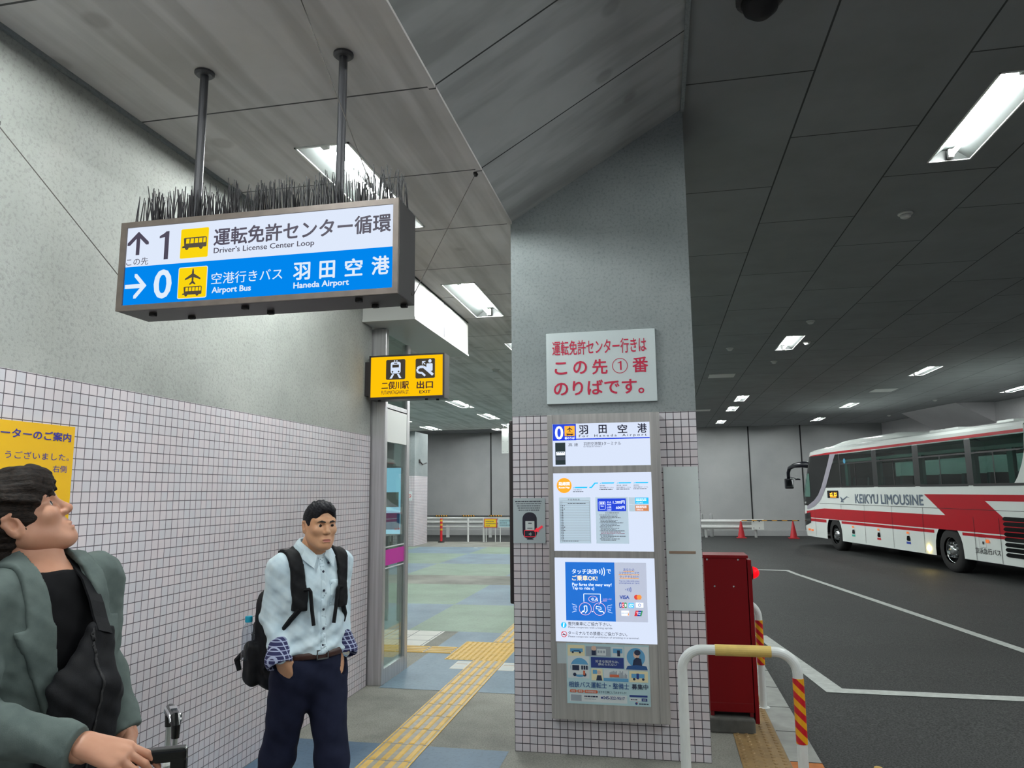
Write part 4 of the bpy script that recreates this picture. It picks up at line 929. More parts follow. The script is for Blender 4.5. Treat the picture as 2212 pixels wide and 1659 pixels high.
# ------------------------------------------------------------------ far things by the walls
ZR0 = zroad(30)
def cone(x, y, z, label):
    t = thing('traffic_cone', (x, y, z), label, 'traffic cone', 'red traffic cones near the far wall')
    mb = MB(); mb.box(x-.19, x+.19, y-.19, y+.19, z, z+.03, 'cone_red'); mb.build('base', t, bevel=.01)
    mb = MB(); mb.lathe([(.145, z+.03), (.03, z+.66), (.022, z+.675), (0, z+.677)], 'cone_red', (x, y, 0), 20); mb.build('cone', t, smooth=False)
cone(3.12, 31.3, ZR0, 'red traffic cone by the end of the guard rail, beyond the cabinet'); cone(5.11, 31.2, ZR0, 'red traffic cone just in front of the bus nose')
mb = MB(); mb.tube([(3.15, 31.28, ZR0+.70), (5.35, 31.18, ZR0+.70)], .024, 'long_bar_hazard', 10); top(mb.build('cone_bar', org=(4.2, 31.25, ZR0+.63)), 'black and yellow bar lying across the two red cones', 'bar')
def wbeam(t, xa, xb, y, z0, z1, m='rail_white'):
    prof = [(0, z0), (-.05, z0+.06), (-.05, z0+.1), (0, (z0+z1)/2-.03), (0, (z0+z1)/2+.03), (-.05, z1-.1), (-.05, z1-.06), (0, z1)]
    mb = MB(); n = len(prof)
    vs = [(x, y+d+e, z) for x in (xa, xb) for e in (0, .012) for d, z in prof]
    fs = [(i, i+1, 2*n+i+1, 2*n+i) for i in range(n-1)]+[(n+i, 3*n+i, 3*n+i+1, n+i+1) for i in range(n-1)]
    fs += [(0, 2*n, 3*n, n), (n-1, 2*n-1, 4*n-1, 3*n-1)]+[(i, n+i, n+i+1, i+1) for i in range(n-1)]+[(2*n+i, 2*n+i+1, 3*n+i+1, 3*n+i) for i in range(n-1)]
    mb.add(vs, fs, m); return mb.build('beam', t)
t = thing('guard_rail', (2.8, 31.5, ZR0), 'white corrugated guard rail by the far wall, right of the pillar', 'guard rail')
wbeam(t, .0, 3.95, 31.5, .08, .47)
for x in (1.75, 3.72):
    mb = MB(); mb.tube([(x, 31.6, ZR0), (x, 31.6, .3)], .055, 'rail_white', 14); mb.build('post', t)
mb = MB(); mb.box(3.55, 4.03, 31.43, 31.445, .06, .48, 'lamp_housing'); mb.build('end_cap', t, bevel=.01)
for x, z in ((3.63, .39), (3.85, .39), (3.63, .13), (3.85, .13)):
    mb = MB(); mb.lathe([(.02, 31.42), (.02, 31.44)], 'ink', (x, 0, z), 8, 'y'); mb.build('bolt', t)
for x, lb in ((1.62, 'left short pale bollard behind the guard rail by the far wall'), (2.02, 'right short pale bollard behind the guard rail by the far wall')):
    mb = MB(); mb.lathe([(.075, ZR0), (.075, .62), (.06, .68), (0, .70)], 'far_concrete', (x, 32.2, 0), 16); top(mb.build('bollard', org=(x, 32.2, ZR0), smooth=False), lb, 'bollard', 'bollards behind the guard rail')
t = thing('guard_rail', (-9, 31, ZR0), 'white corrugated guard rail along the far wall, left of the pillar', 'guard rail')
wbeam(t, -12.5, -5.2, 31.0, .3, .64)
for x in (-11.3, -9.2, -7.3, -5.4):
    mb = MB(); mb.box(x-.06, x+.06, 31.02, 31.14, ZR0, .6, 'rail_white'); mb.build('post', t)
mb = MB(); mb.tube([(-12.3, 30.97, .66), (-5.25, 30.97, .64)], .02, 'black_gap', 8); hb = mb.build('top_bar', t)
for x in (-9.45, -8.25, -7.05): 
    mb = MB(); mb.tube([(x-.28, 30.965, .655), (x+.28, 30.965, .653)], .032, 'bar_hazard', 10); mb.build('hazard_sleeve', hb)
t = thing('pipe_fence', (-7, 24.4, 0), 'white pipe fence at the far end of the walkway', 'fence')
for z in (.80, .66, .52):
    mb = MB(); mb.tube([(-9.6, 24.4, z), (-5.95, 24.4, z)], .024, 'rail_white', 10); mb.build('rail', t)
for x in (-9.3, -7.47, -6.51, -5.96):
    mb = MB(); mb.tube([(x, 24.4, 0), (x, 24.4, .82)], .034, 'rail_white', 12); mb.build('post', t)
def sign(x0, x1, z0, z1, mback, mtop, lb, txt):
    t = thing('fence_sign', ((x0+x1)/2, 24.35, (z0+z1)/2), lb, 'sign')
    for xx in (x0+.06, x1-.06):
        mb = MB(); mb.tube([(xx, 24.38, 0), (xx, 24.38, z1)], .015, 'rail_white', 8); mb.build('leg', t)
    mb = MB(); mb.box(x0, x1, 24.33, 24.372, z0, z1, mback); mb.build('board', t)
    mb = MB(); mb.rect(x0+.02, z0+.02, x1-.02, z1-.02, 24.327, mtop); mb.build('face', t, recalc=False)
    mb = MB(); r = random.Random(len(lb))
    for z, w in txt: 
        x = x0+.06
        while x < x0+w*(x1-x0): e = x+r.uniform(.015, .04); mb.rect(x, z, e, z+.022, 24.324, 'ink'); x = e+.012
    mb.build('writing', t, recalc=False)
plain('sign_blue_pale', (160, 196, 204), .5); plain('sign_yellow', (236, 200, 30), .5)
sign(-5.93, -5.49, .49, .785, 'cone_red', 'sign_yellow', 'yellow sign with red border on the far pipe fence', ((.68, .7), (.61, .92), (.54, .4)))
sign(-5.44, -4.98, .49, .785, 'rail_white', 'sign_blue_pale', 'pale blue sign beside the yellow one on the far pipe fence', ((.7, .8), (.63, .6), (.56, .85)))
t = thing('marker_post', (-7.40, 24.2, 0), 'red flexible marker post with yellow bands by the far fence', 'marker post')
plain('marker_red', (206, 32, 44), .45); plain('marker_yellow', (226, 180, 40), .45)
mb = MB(); mb.lathe([(.11, 0), (.11, .02), (.05, .04)], 'black_gap', (-7.40, 24.2, 0), 18); mb.build('base', t)
mb = MB(); mb.tube([(-7.40, 24.2, .03), (-7.40, 24.2, .80)], .042, 'marker_red', 14); mb.build('post', t)
for z in (.40, .56, .70):
    mb = MB(); mb.tube([(-7.40, 24.2, z), (-7.40, 24.2, z+.06)], .044, 'marker_yellow', 14); mb.build('band', t)
t = thing('wall_bracket', (-7.785, 23.3, 2.6), 'small dark bracket on the far tiled column', 'bracket')
mb = MB(); mb.tube([(-7.77, 22.95, 2.70), (-7.72, 23.1, 2.60), (-7.70, 23.45, 2.66)], .022, 'dark_metal', 8); mb.build('arm', t)
mb = MB(); mb.box(-7.785, -7.755, 22.9, 23.0, 2.64, 2.76, 'dark_metal'); mb.build('mount', t)
t = thing('round_sign', (-7.92, 22.49, 1.6), 'small white sign with red ring on the far tiled column', 'sign')
mb = MB(); mb.box(-8.02, -7.86, 22.485, 22.498, 1.43, 1.72, 'paper_white'); mb.build('plate', t)
mb = MB(); mb.ring(-7.94, 1.58, .04, .055, 22.482, 'marker_red'); mb.line([(-7.97, 1.61), (-7.91, 1.55)], .012, 22.482, 'marker_red'); mb.build('red_ring', t, recalc=False)
mb = MB(); mb.box(-5.62, -5.5, 21.7, 21.76, .003, .02, 'paper_white'); top(mb.build('litter', org=(-5.56, 21.7, 0), bevel=.006), 'small white scrap of litter on the far green floor', 'litter')
mb = MB(); mb.lathe([(.03, 0), (.026, .008), (0, .012)], 'tactile_yellow', (1.35, 5.55, zroad(5.55)), 10); top(mb.build('fallen_leaf', org=(1.35, 5.55, zroad(5.55))), 'small yellowish scrap lying on the asphalt', 'litter')
# ------------------------------------------------------------------ the bus: local u forward, w inward (away from us), z up
BO = Vector((6.582, 19.129, -.265)); BU = Vector((-.1884051, .9820914, 0)); BW = Vector((.9820914, .1884051, 0))
def bp(u, w, z): p = BO+BU*u+BW*w; return (p.x, p.y, p.z+z)
plain('bus_white', (222, 228, 224), .22, coat=.3); plain('bus_red', (176, 6, 28), .3, spec=.3); plain('bus_silver', (170, 166, 178), .35, .3); plain('bus_black', (10, 13, 15), .08, spec=.25)
plain('bus_trim', (20, 23, 25), .35); plain('tyre', (26, 26, 27), .8); plain('bus_grey_letter', (92, 106, 122), .4); plain('bus_seat', (34, 40, 46), .8); plain('bus_interior', (120, 128, 124), .7); plain('bus_curtain', (60, 96, 92), .8)
plain('bus_tag_green', (60, 180, 160), .5); plain('bus_tag_red', (206, 40, 50), .5); plain('bus_tag_blue', (40, 70, 170), .5); plain('amber', (240, 120, 50), .3, emit=.25); emis('led_amber', (255, 150, 40), 2.2); emis('side_lamp', (255, 220, 110), 40.0)
plain('door_glass', (70, 108, 98), .06); plain('sticker_blue', (70, 160, 200), .4)
BL, BR, BWD, HT = 9.06, -2.94, 2.5, 3.2
def uf(z): return 9.06-(.72*((z-1.25)/1.8)**1.5 if z > 1.25 else 0)-(.1*((.6-z)/.3) if z < .6 else 0)
def wi(u, z):
    t = (u-(uf(z)-.62))/.62
    if t <= 0: return 0.0
    t = min(t, 1.0); return .42*(1-(1-t**2.4)**(1/2.4))
def bs(u, z, d=0.0): return bp(u, wi(u, z)-d, z)
bus = thing('coach_bus', tuple(BO), 'white and red airport coach parked in the bus hall, seen from its left side', 'bus')
def strip(mb, u0, u1, lo, hi, m, d=.004, n=None, mz=1):
    """band on the left flank between two height curves"""
    n = n or max(2, int(abs(u1-u0)/.15) if max(u0, u1) > 7.9 else 2)
    g = []
    for i in range(n+1):
        u = u0+(u1-u0)*i/n
        for j in range(mz+1): z = lo(u)+(hi(u)-lo(u))*j/mz; g.append(bs(min(u, uf(z)), z, d))
    k = mz+1
    mb.add(g, [(i*k+j, (i+1)*k+j, (i+1)*k+j+1, i*k+j+1) for i in range(n) for j in range(mz)], m)
def flat(mb, pts, m, d=.004): mb.poly([bs(u, z, d) for u, z in pts], m)
def fr_(mb, u0, z0, u1, z1, m, d=.006): flat(mb, [(u0, z0), (u1, z0), (u1, z1), (u0, z1)], m, d)
C_ = lambda v: (lambda u: v)
# --- body shell
mb = MB()
def archpts(c): return [(c+.56*math.cos(math.radians(a)), .53+.60*math.sin(math.radians(a))) for a in range(0, 181, 15)]
lower = [(8.0, .33), (8.0, 1.0)]+[(BR, 1.0), (BR, .36)]+[(-.57, .36)]+archpts(0)[::-1]+[(.56, .34)]+[(5.73, .33)]+archpts(6.29)[::-1]+[(6.86, .33)]
flat(mb, lower, 'bus_white', 0)
mb.poly([bp(u, BWD, z) for u, z in lower], 'bus_white')
strip(mb, BR, 8.0, C_(1.0), C_(2.0), 'bus_white', 0)
strip(mb, 8.0, 9.06, C_(.33), C_(2.0), 'bus_white', 0, 14, 14)
n = 14
g = []
for i in range(n+1):                                   # flank above the belt at the front, behind the black glass
    for j in range(9):
        z = 2.0+1.2*j/8; u = 6.7+(uf(z)-6.7)*i/n; g.append(bs(u, z, 0))
mb.add(g, [(i*9+j, (i+1)*9+j, (i+1)*9+j+1, i*9+j+1) for i in range(n) for j in range(8)], 'bus_white')
flat(mb, [(BR, 2.0), (-2.47, 2.0), (-2.63, 2.17), (-2.79, 2.43), (-2.9, 2.7), (BR, 3.03)], 'bus_white', 0)
strip(mb, BR, 6.7, C_(3.03), C_(3.2), 'bus_white', 0)
# far flank, front face, rear, roof
mb.poly([bp(u, BWD, z) for u, z in ((BR, 1), (8.4, 1), (8.4, 2.0), (BR, 2.0))], 'bus_white'); mb.poly([bp(u, BWD, z) for u, z in ((BR, 3.03), (8.0, 3.03), (8.0, 3.2), (BR, 3.2))], 'bus_white')
mb.poly([bp(BR, w, z) for w, z in ((0, .36), (BWD, .36), (BWD, 3.2), (0, 3.2))], 'bus_white')
g = []
for j in range(15):
    z = .33+2.87*j/14; g += [bp(uf(z), .42, z), bp(uf(z), BWD-.42, z), bp(uf(z)-.62, BWD, z)]
mb.add(g, [(3*j, 3*j+1, 3*j+4, 3*j+3) for j in range(14)], 'bus_white')
mb.add(g, [(3*j+1, 3*j+2, 3*j+5, 3*j+4) for j in range(14)], 'bus_white')
prof = [(0, 3.2), (.06, 3.27), (.2, 3.32), (.6, 3.36), (1.25, 3.37), (1.9, 3.36), (2.3, 3.32), (2.44, 3.27), (2.5, 3.2)]
us = [BR, 0, 3, 6, 7, 7.6, 8.0, 8.2, 8.34]
vs = []
for u in us:
    q = 0 if u < 7 else ((u-7)/1.34)**1.8
    for w, z in prof:
        a = wi(u, 3.2); vs.append(bp(u, a+(BWD-2*a)*(w/2.5), 3.2+(z-3.2)*(1-q*.95)))
k = len(prof); mb.add(vs, [(i*k+j, (i+1)*k+j, (i+1)*k+j+1, i*k+j+1) for i in range(len(us)-1) for j in range(k-1)], 'bus_white')
mb.add([bp(u, w, .34) for u, w in ((BR, 0.05), (8.5, .05), (8.5, 2.45), (BR, 2.45))], [(0, 1, 2, 3)], 'bus_trim')
body = mb.build('body', bus, recalc=False)
# raised roof fairing
mb = MB(); us = [(1.95, 0), (2.25, .55), (2.7, 1), (4.8, 1), (6.1, .94), (7.0, .62), (7.7, .25), (8.3, 0)]
pr = [(.25, 0), (.3, .75), (.45, 1), (1.25, 1.04), (2.05, 1), (2.2, .75), (2.25, 0)]; vs = []
for u, h in us:
    for w, q in pr: vs.append(bp(u, w, 3.19+.30*h*q))
k = len(pr); mb.add(vs, [(i*k+j, (i+1)*k+j, (i+1)*k+j+1, i*k+j+1) for i in range(len(us)-1) for j in range(k-1)], 'bus_white'); mb.build('roof_fairing', bus, smooth=True)
mb = MB()
for u0 in (.2, .9, -1.8): mb.box(u0, u0+.55, .6, 1.9, 3.34, 3.42, 'bus_white', bp)
mb.build('roof_vent', bus)
# --- painted livery
mb = MB(); zt = lambda u: 1.31 if u < 7.0 else 1.31-.17*((u-7)/2.06)
strip(mb, BR, 9.05, C_(.975), zt, 'bus_red', .004, 40); strip(mb, BR, -.57, C_(.88), C_(.945), 'bus_red'); strip(mb, .57, 5.72, C_(.87), C_(.945), 'bus_red'); strip(mb, 6.86, 9.05, C_(.85), C_(.945), 'bus_red', .004, 20)
flat(mb, [(.88, 1.80), (.03, 1.305), (-2.08, 1.305), (-1.5, 1.665), (BR, 1.665), (BR, 1.80)], 'bus_red')
strip(mb, BR, 8.34, C_(3.055), lambda u: 3.12 if u < 6.5 else 3.12-.05*(u-6.5)/1.84, 'bus_red', .006, 44)
mb.build('red_stripe', bus, recalc=False)
mb = MB(); L = [(6.24, 3.06), (6.42, 2.8), (6.62, 2.55), (6.85, 2.27), (7.08, 2.0), (7.38, 1.75), (7.75, 1.56), (8.25, 1.40), (8.7, 1.29), (9.05, 1.22)]
Rr = [(5.82, 3.06), (6.06, 2.8), (6.28, 2.55), (6.5, 2.27), (6.73, 2.0), (6.95, 1.78), (7.26, 1.56), (7.75, 1.36), (8.3, 1.25), (9.05, 1.14)]
mb.add([bs(min(u, uf(z)), z, .008) for p in zip(L, Rr) for u, z in p], [(2*i, 2*i+1, 2*i+3, 2*i+2) for i in range(len(L)-1)], 'bus_silver'); mb.build('silver_swoosh', bus, recalc=False)
# --- glass
mb = MB(); n = 16
g = [bs(min(u+(uf(z)-u)*i/n, uf(z)), z, .006) for u, z in L for i in range(n+1)]
mb.add(g, [(a*(n+1)+i, a*(n+1)+i+1, (a+1)*(n+1)+i+1, (a+1)*(n+1)+i) for a in range(len(L)-1) for i in range(n)], 'bus_black')
g = []
for j in range(10):
    z = 1.25+1.8*j/9; g += [bp(uf(z)+.006, .42, z), bp(uf(z)+.006, BWD-.42, z)]
mb.add(g, [(2*j, 2*j+1, 2*j+3, 2*j+2) for j in range(9)], 'bus_black')
setp(mb.build('windscreen', bus, recalc=False), 'dark wrap-around windscreen and door glass')
mb = MB(); n = 6; g = []
for i in range(n+1):
    for j in range(7):
        z = 1.68+.8*j/6; u = (8.06+(8.7-8.06)*i/n) if j == 0 else (8.03+(8.7-.16*j/6-8.03)*i/n); g.append(bs(min(u, uf(z)), z, .012))
mb.add(g, [(i*7+j, (i+1)*7+j, (i+1)*7+j+1, i*7+j+1) for i in range(n) for j in range(6)], 'door_glass')
setp(mb.build('door_window', bus, recalc=False), 'greenish door window')
PIL = [(6.75, 5.6), (5.56, 3.42), (3.20, 1.24), (1.02, -.98), (-1.15, -2.9)]
mb = MB()
for k, (a, b2) in enumerate(zip([x[1] for x in PIL[:-1]], [x[0] for x in PIL[1:]])):
    fr_(mb, min(a, b2)-.03, 2.0, max(a, b2)+.03, 3.03, 'bus_trim', .003)
for a, b2 in PIL: strip(mb, b2, a, C_(1.985), C_(2.04), 'bus_trim', .005)
mb.build('window_pillar', bus, recalc=False)
for i, (a, b2) in enumerate(PIL):
    mb = MB()
    if i == 0: flat(mb, [(b2, 2.0), (6.73, 2.0), (6.28, 2.55), (5.82, 3.05), (b2, 3.05)], 'bus_glass', .0)
    elif i == 4: flat(mb, [(-2.47, 2.0), (a, 2.0), (a, 3.05), (-2.94, 3.05), (-2.9, 2.7), (-2.79, 2.43), (-2.63, 2.17)], 'bus_glass', .0)
    else: flat(mb, [(b2, 2.0), (a, 2.0), (a, 3.05), (b2, 3.05)], 'bus_glass', .0)
    w = mb.build('side_window', bus, recalc=False)
    if i:
        mb = MB(); e = max(b2, -2.8); strip(mb, e, a, C_(2.70), C_(2.735), 'bus_trim', .006); m_ = (a+e)/2+.05; fr_(mb, m_-.02, 2.03, m_+.02, 2.70, 'bus_trim'); mb.build('window_bar', w, recalc=False)
mb = MB(); mb.poly([bp(BR, BWD, 2), bp(8, BWD, 2), bp(8, BWD, 3.03), bp(BR, BWD, 3.03)], 'bus_glass'); mb.build('side_window', bus, recalc=False)
mb = MB(); mb.ring(0, 0, 0, 0, 0, 'sticker_blue') if 0 else mb.poly([bs(5.2+.08*math.cos(q*.4), 2.80+.08*math.sin(q*.4), .01) for q in range(16)], 'sticker_blue'); mb.build('window_sticker', bus, recalc=False)
# --- inside
mb = MB(); mb.box(BR+.1, 7.6, .08, 2.42, 1.1, 1.14, 'bus_interior', bp); mb.box(BR+.1, 7.2, .25, .6, 2.78, 2.86, 'bus_interior', bp); mb.box(BR+.1, 7.2, 1.9, 2.25, 2.78, 2.86, 'bus_interior', bp); mb.box(6.85, 6.9, .1, 2.4, 1.1, 3.1, 'bus_trim', bp)
mb.box(BR+.05, BR+.12, .05, 2.45, 1.1, 3.1, 'bus_trim', bp); mb.build('interior', bus)
for i in range(10):
    u = -2.4+.92*i; t2 = MB()
    for w0 in (.12, 1.5):
        t2.box(u, u+.12, w0, w0+.92, 1.6, 2.28, 'bus_seat', lambda a, b, c, u=u: bp(a-(c-1.6)*.18, b, c)); t2.box(u, u+.5, w0, w0+.92, 1.45, 1.6, 'bus_seat', bp)
    t2.build('seat_row', bus)
for u in (5.35, 3.3, 1.12, -1.05, -2.3):
    mb = MB(); mb.box(u-.09, u+.09, .1, .18, 2.02, 2.78, 'bus_curtain', bp); mb.build('curtain', bus)
# --- wheels
def wheel(u):
    mb = MB(); mb.lathe([(.30, -.02), (.42, -.03), (.49, .0), (.515, .05), (.515, .25), (.49, .29), (.3, .3)], 'tyre', (0, 0, 0), 36, 'y', lambda a, b, c: bp(u+a, b+.06, c+.505), caps=False); t_ = mb.build('tyre', bus, smooth=True)
    mb = MB(); mb.lathe([(.305, .035), (.29, .03), (.27, .08), (.235, .095), (.22, .07), (.12, .045), (.115, .0), (.07, -.015), (0, -.02)], 'chrome', (0, 0, 0), 36, 'y', lambda a, b, c: bp(u+a, b+.06, c+.505)); r_ = mb.build('rim', t_, smooth=True)
    mb = MB()
    for i in range(10):
        a = i*math.pi/5; mb.lathe([(.035, .082), (.035, .078), (0, .078)], 'tyre', (.235*math.cos(a)*.8, 0, .235*math.sin(a)*.8), 8, 'y', lambda x, y, z: bp(u+x, y+.055, z+.505)) if 0 else mb.lathe([(.018, .05), (.018, .02), (0, .015)], 'chrome', (.165*math.cos(a), 0, .165*math.sin(a)), 8, 'y', lambda x, y, z: bp(u+x, y+.05, z+.505))
    mb.build('wheel_nut', t_)
    mb = MB(); A = archpts(u); vs = [bp(a, w, z) for a, z in A for w in (.0, .75)]
    mb.add(vs, [(2*i, 2*i+1, 2*i+3, 2*i+2) for i in range(len(A)-1)], 'bus_trim'); mb.poly([bp(a, .75, z) for a, z in A]+[bp(u-.56, .75, .3), bp(u+.56, .75, .3)], 'bus_trim'); mb.build('wheel_arch', bus, recalc=False)
wheel(0); wheel(6.29)
for u in (0, 6.29):
    mb = MB(); mb.lathe([(.3, 0), (.49, 0), (.515, .05), (.515, .28), (.3, .3)], 'tyre', (0, 0, 0), 24, 'y', lambda a, b, c: bp(u+a, b+2.14, c+.505)); mb.build('tyre', bus)
# --- details of the flank
mb = MB(); fr_(mb, 5.80, 1.655, 6.62, 1.89, 'bus_black', .012); ds = mb.build('destination_display', bus, recalc=False)
mb = MB()
for a, b2, c, d in ((6.42, 1.72, 6.20, 1.75), (6.42, 1.79, 6.24, 1.81), (6.4, 1.75, 6.36, 1.81), (6.27, 1.75, 6.23, 1.84), (6.1, 1.75, 6.05, 1.84), (6.12, 1.72, 5.9, 1.75), (5.96, 1.75, 5.92, 1.84), (6.1, 1.79, 5.96, 1.81), (6.4, 1.68, 5.95, 1.70)): fr_(mb, a, b2, c, d, 'led_amber', .016)
mb.build('led_digits', ds, recalc=False)
mb = MB(); v, f = glyphs('KEIKYU LIMOUSINE', .02)
mb.add([bs(4.66-(a*3.73), 1.515+.275*b, .009+c) for a, b, c in v], f, 'bus_grey_letter'); mb.build('lettering', bus, recalc=False)
mb = MB(); flat(mb, [(5.72, 1.70), (5.60, 1.60), (5.55, 1.57), (5.2, 1.69), (4.98, 1.66), (5.22, 1.72), (5.5, 1.625), (5.58, 1.68)], 'bus_grey_letter', .009); flat(mb, [(5.68, 1.53), (5.42, 1.53), (5.46, 1.56), (5.55, 1.57), (5.6, 1.6)], 'bus_grey_letter', .009); mb.build('bird_emblem', bus, recalc=False)
mb = MB(); v, f = glyphs('京浜急行バス', .01); mb.add([bs(-1.0-(a*.86), .52+.13*b, .009+c) for a, b, c in v], f, 'bus_trim'); mb.build('lettering', bus, recalc=False)
for i in range(8):
    z = 1.30-.105*i; mb = MB(); flat(mb, [(-2.02, z), (-2.06, z+.035), (-2.10, z+.045), (BR, z+.045), (BR, z-.04), (-2.1, z-.04), (-2.05, z-.03)], 'bus_black', .008); mb.build('grille_slot', bus, recalc=False)
mb = MB(); g = []
for i in range(7):
    u = 8.14+.77*i/6
    for zz in ((1.15-.10*i/6), (.8-.18*i/6)): g.append(bs(u, zz, .012))
mb.add(g, [(2*i, 2*i+1, 2*i+3, 2*i+2) for i in range(6)], 'bus_black'); setp(mb.build('headlight', bus, recalc=False), 'dark headlight cluster')
for u, m in ((4.93, 'bus_tag_green'), (3.36, 'bus_tag_red'), (1.79, 'bus_tag_blue')):
    mb = MB(); flat(mb, [(u+.09, .63), (u+.06, .72), (u-.06, .73), (u-.09, .64), (u-.07, .60), (u+.07, .60)], 'bus_black', .01); h = mb.build('luggage_handle', bus, recalc=False)
    mb = MB(); fr_(mb, u-.06, .78, u+.05, .83, 'amber', .02); mb.build('marker_light', bus, recalc=False)
    mb = MB(); fr_(mb, u-.1, .52, u+.11, .575, m, .008); mb.build('hatch_tag', bus, recalc=False)
mb = MB()
for u in (5.67, 4.12, 2.55, 1.0): fr_(mb, u-.006, 1.3, u+.006, 1.47, 'bus_trim', .009)
for u in (4.16, 2.55, 1.03, -1.03, -1.9, 7.75): fr_(mb, u-.006, .37, u+.006, 1.3, 'bus_trim', .009)
strip(mb, BR, 7.3, C_(1.465), C_(1.475), 'bus_trim', .008); mb.build('panel_seam', bus, recalc=False)
mb = MB(); fr_(mb, -1.17, .66, -1.165, .88, 'bus_trim', .009); fr_(mb, -1.4, .66, -1.395, .88, 'bus_trim', .009); fr_(mb, -1.4, .66, -1.17, .665, 'bus_trim', .009); fr_(mb, -1.4, .875, -1.17, .88, 'bus_trim', .009); fr_(mb, -1.28, .73, -1.33, .79, 'bus_trim', .012); mb.build('filler_flap', bus, recalc=False)
mb = MB(); fr_(mb, -1.41, .77, -1.52, .84, 'amber', .02); mb.build('marker_light', bus, recalc=False)
for u, z in ((8.3, .56), (8.05, .55)):
    mb = MB(); mb.box(u-.06, u+.06, wi(u, z)-.03, wi(u, z)+.01, z-.03, z+.03, 'amber', bp); mb.build('marker_light', bus)
mb = MB(); mb.lathe([(.055, -.03), (.05, -.05), (0, -.055)], 'side_lamp', (0, 0, 0), 14, 'y', lambda a, b, c: bp(.86+a, b+.02, .48+c)); setp(mb.build('side_light', bus), 'lit yellow lamp')
# --- mirror on a swan-neck arm
plain('mirror_black', (26, 28, 36), .25)
mb = MB(); mb.tube([bp(8.36, .3, 2.78), bp(8.75, .06, 2.82), bp(9.25, -.04, 2.8), bp(9.7, -.06, 2.72), bp(9.86, -.06, 2.55), bp(9.88, -.06, 2.3)], [.12, .11, .085, .07, .065, .06], 'mirror_black', 12); ar = mb.build('mirror_arm', bus, smooth=True)
mb = MB(); mb.box(9.80, 9.95, -.2, .1, 1.96, 2.34, 'mirror_black', bp); mm = mb.build('mirror', bus, bevel=.04)
mb = MB(); mb.poly([bp(9.793, w, z) for w, z in ((-.17, 2.02), (.07, 2.02), (.07, 2.3), (-.17, 2.3))], 'chrome'); mb.build('mirror_glass', mm, recalc=False)
mb = MB(); mb.tube([bp(9.85, -.05, 2.4), bp(9.55, .0, 2.36), bp(9.3, .05, 2.3)], .015, 'mirror_black', 8); mb.lathe([(.1, 0), (.08, .05), (0, .07)], 'mirror_black', bp(9.25, .05, 2.27), 12); mb.build('lower_mirror', mm)
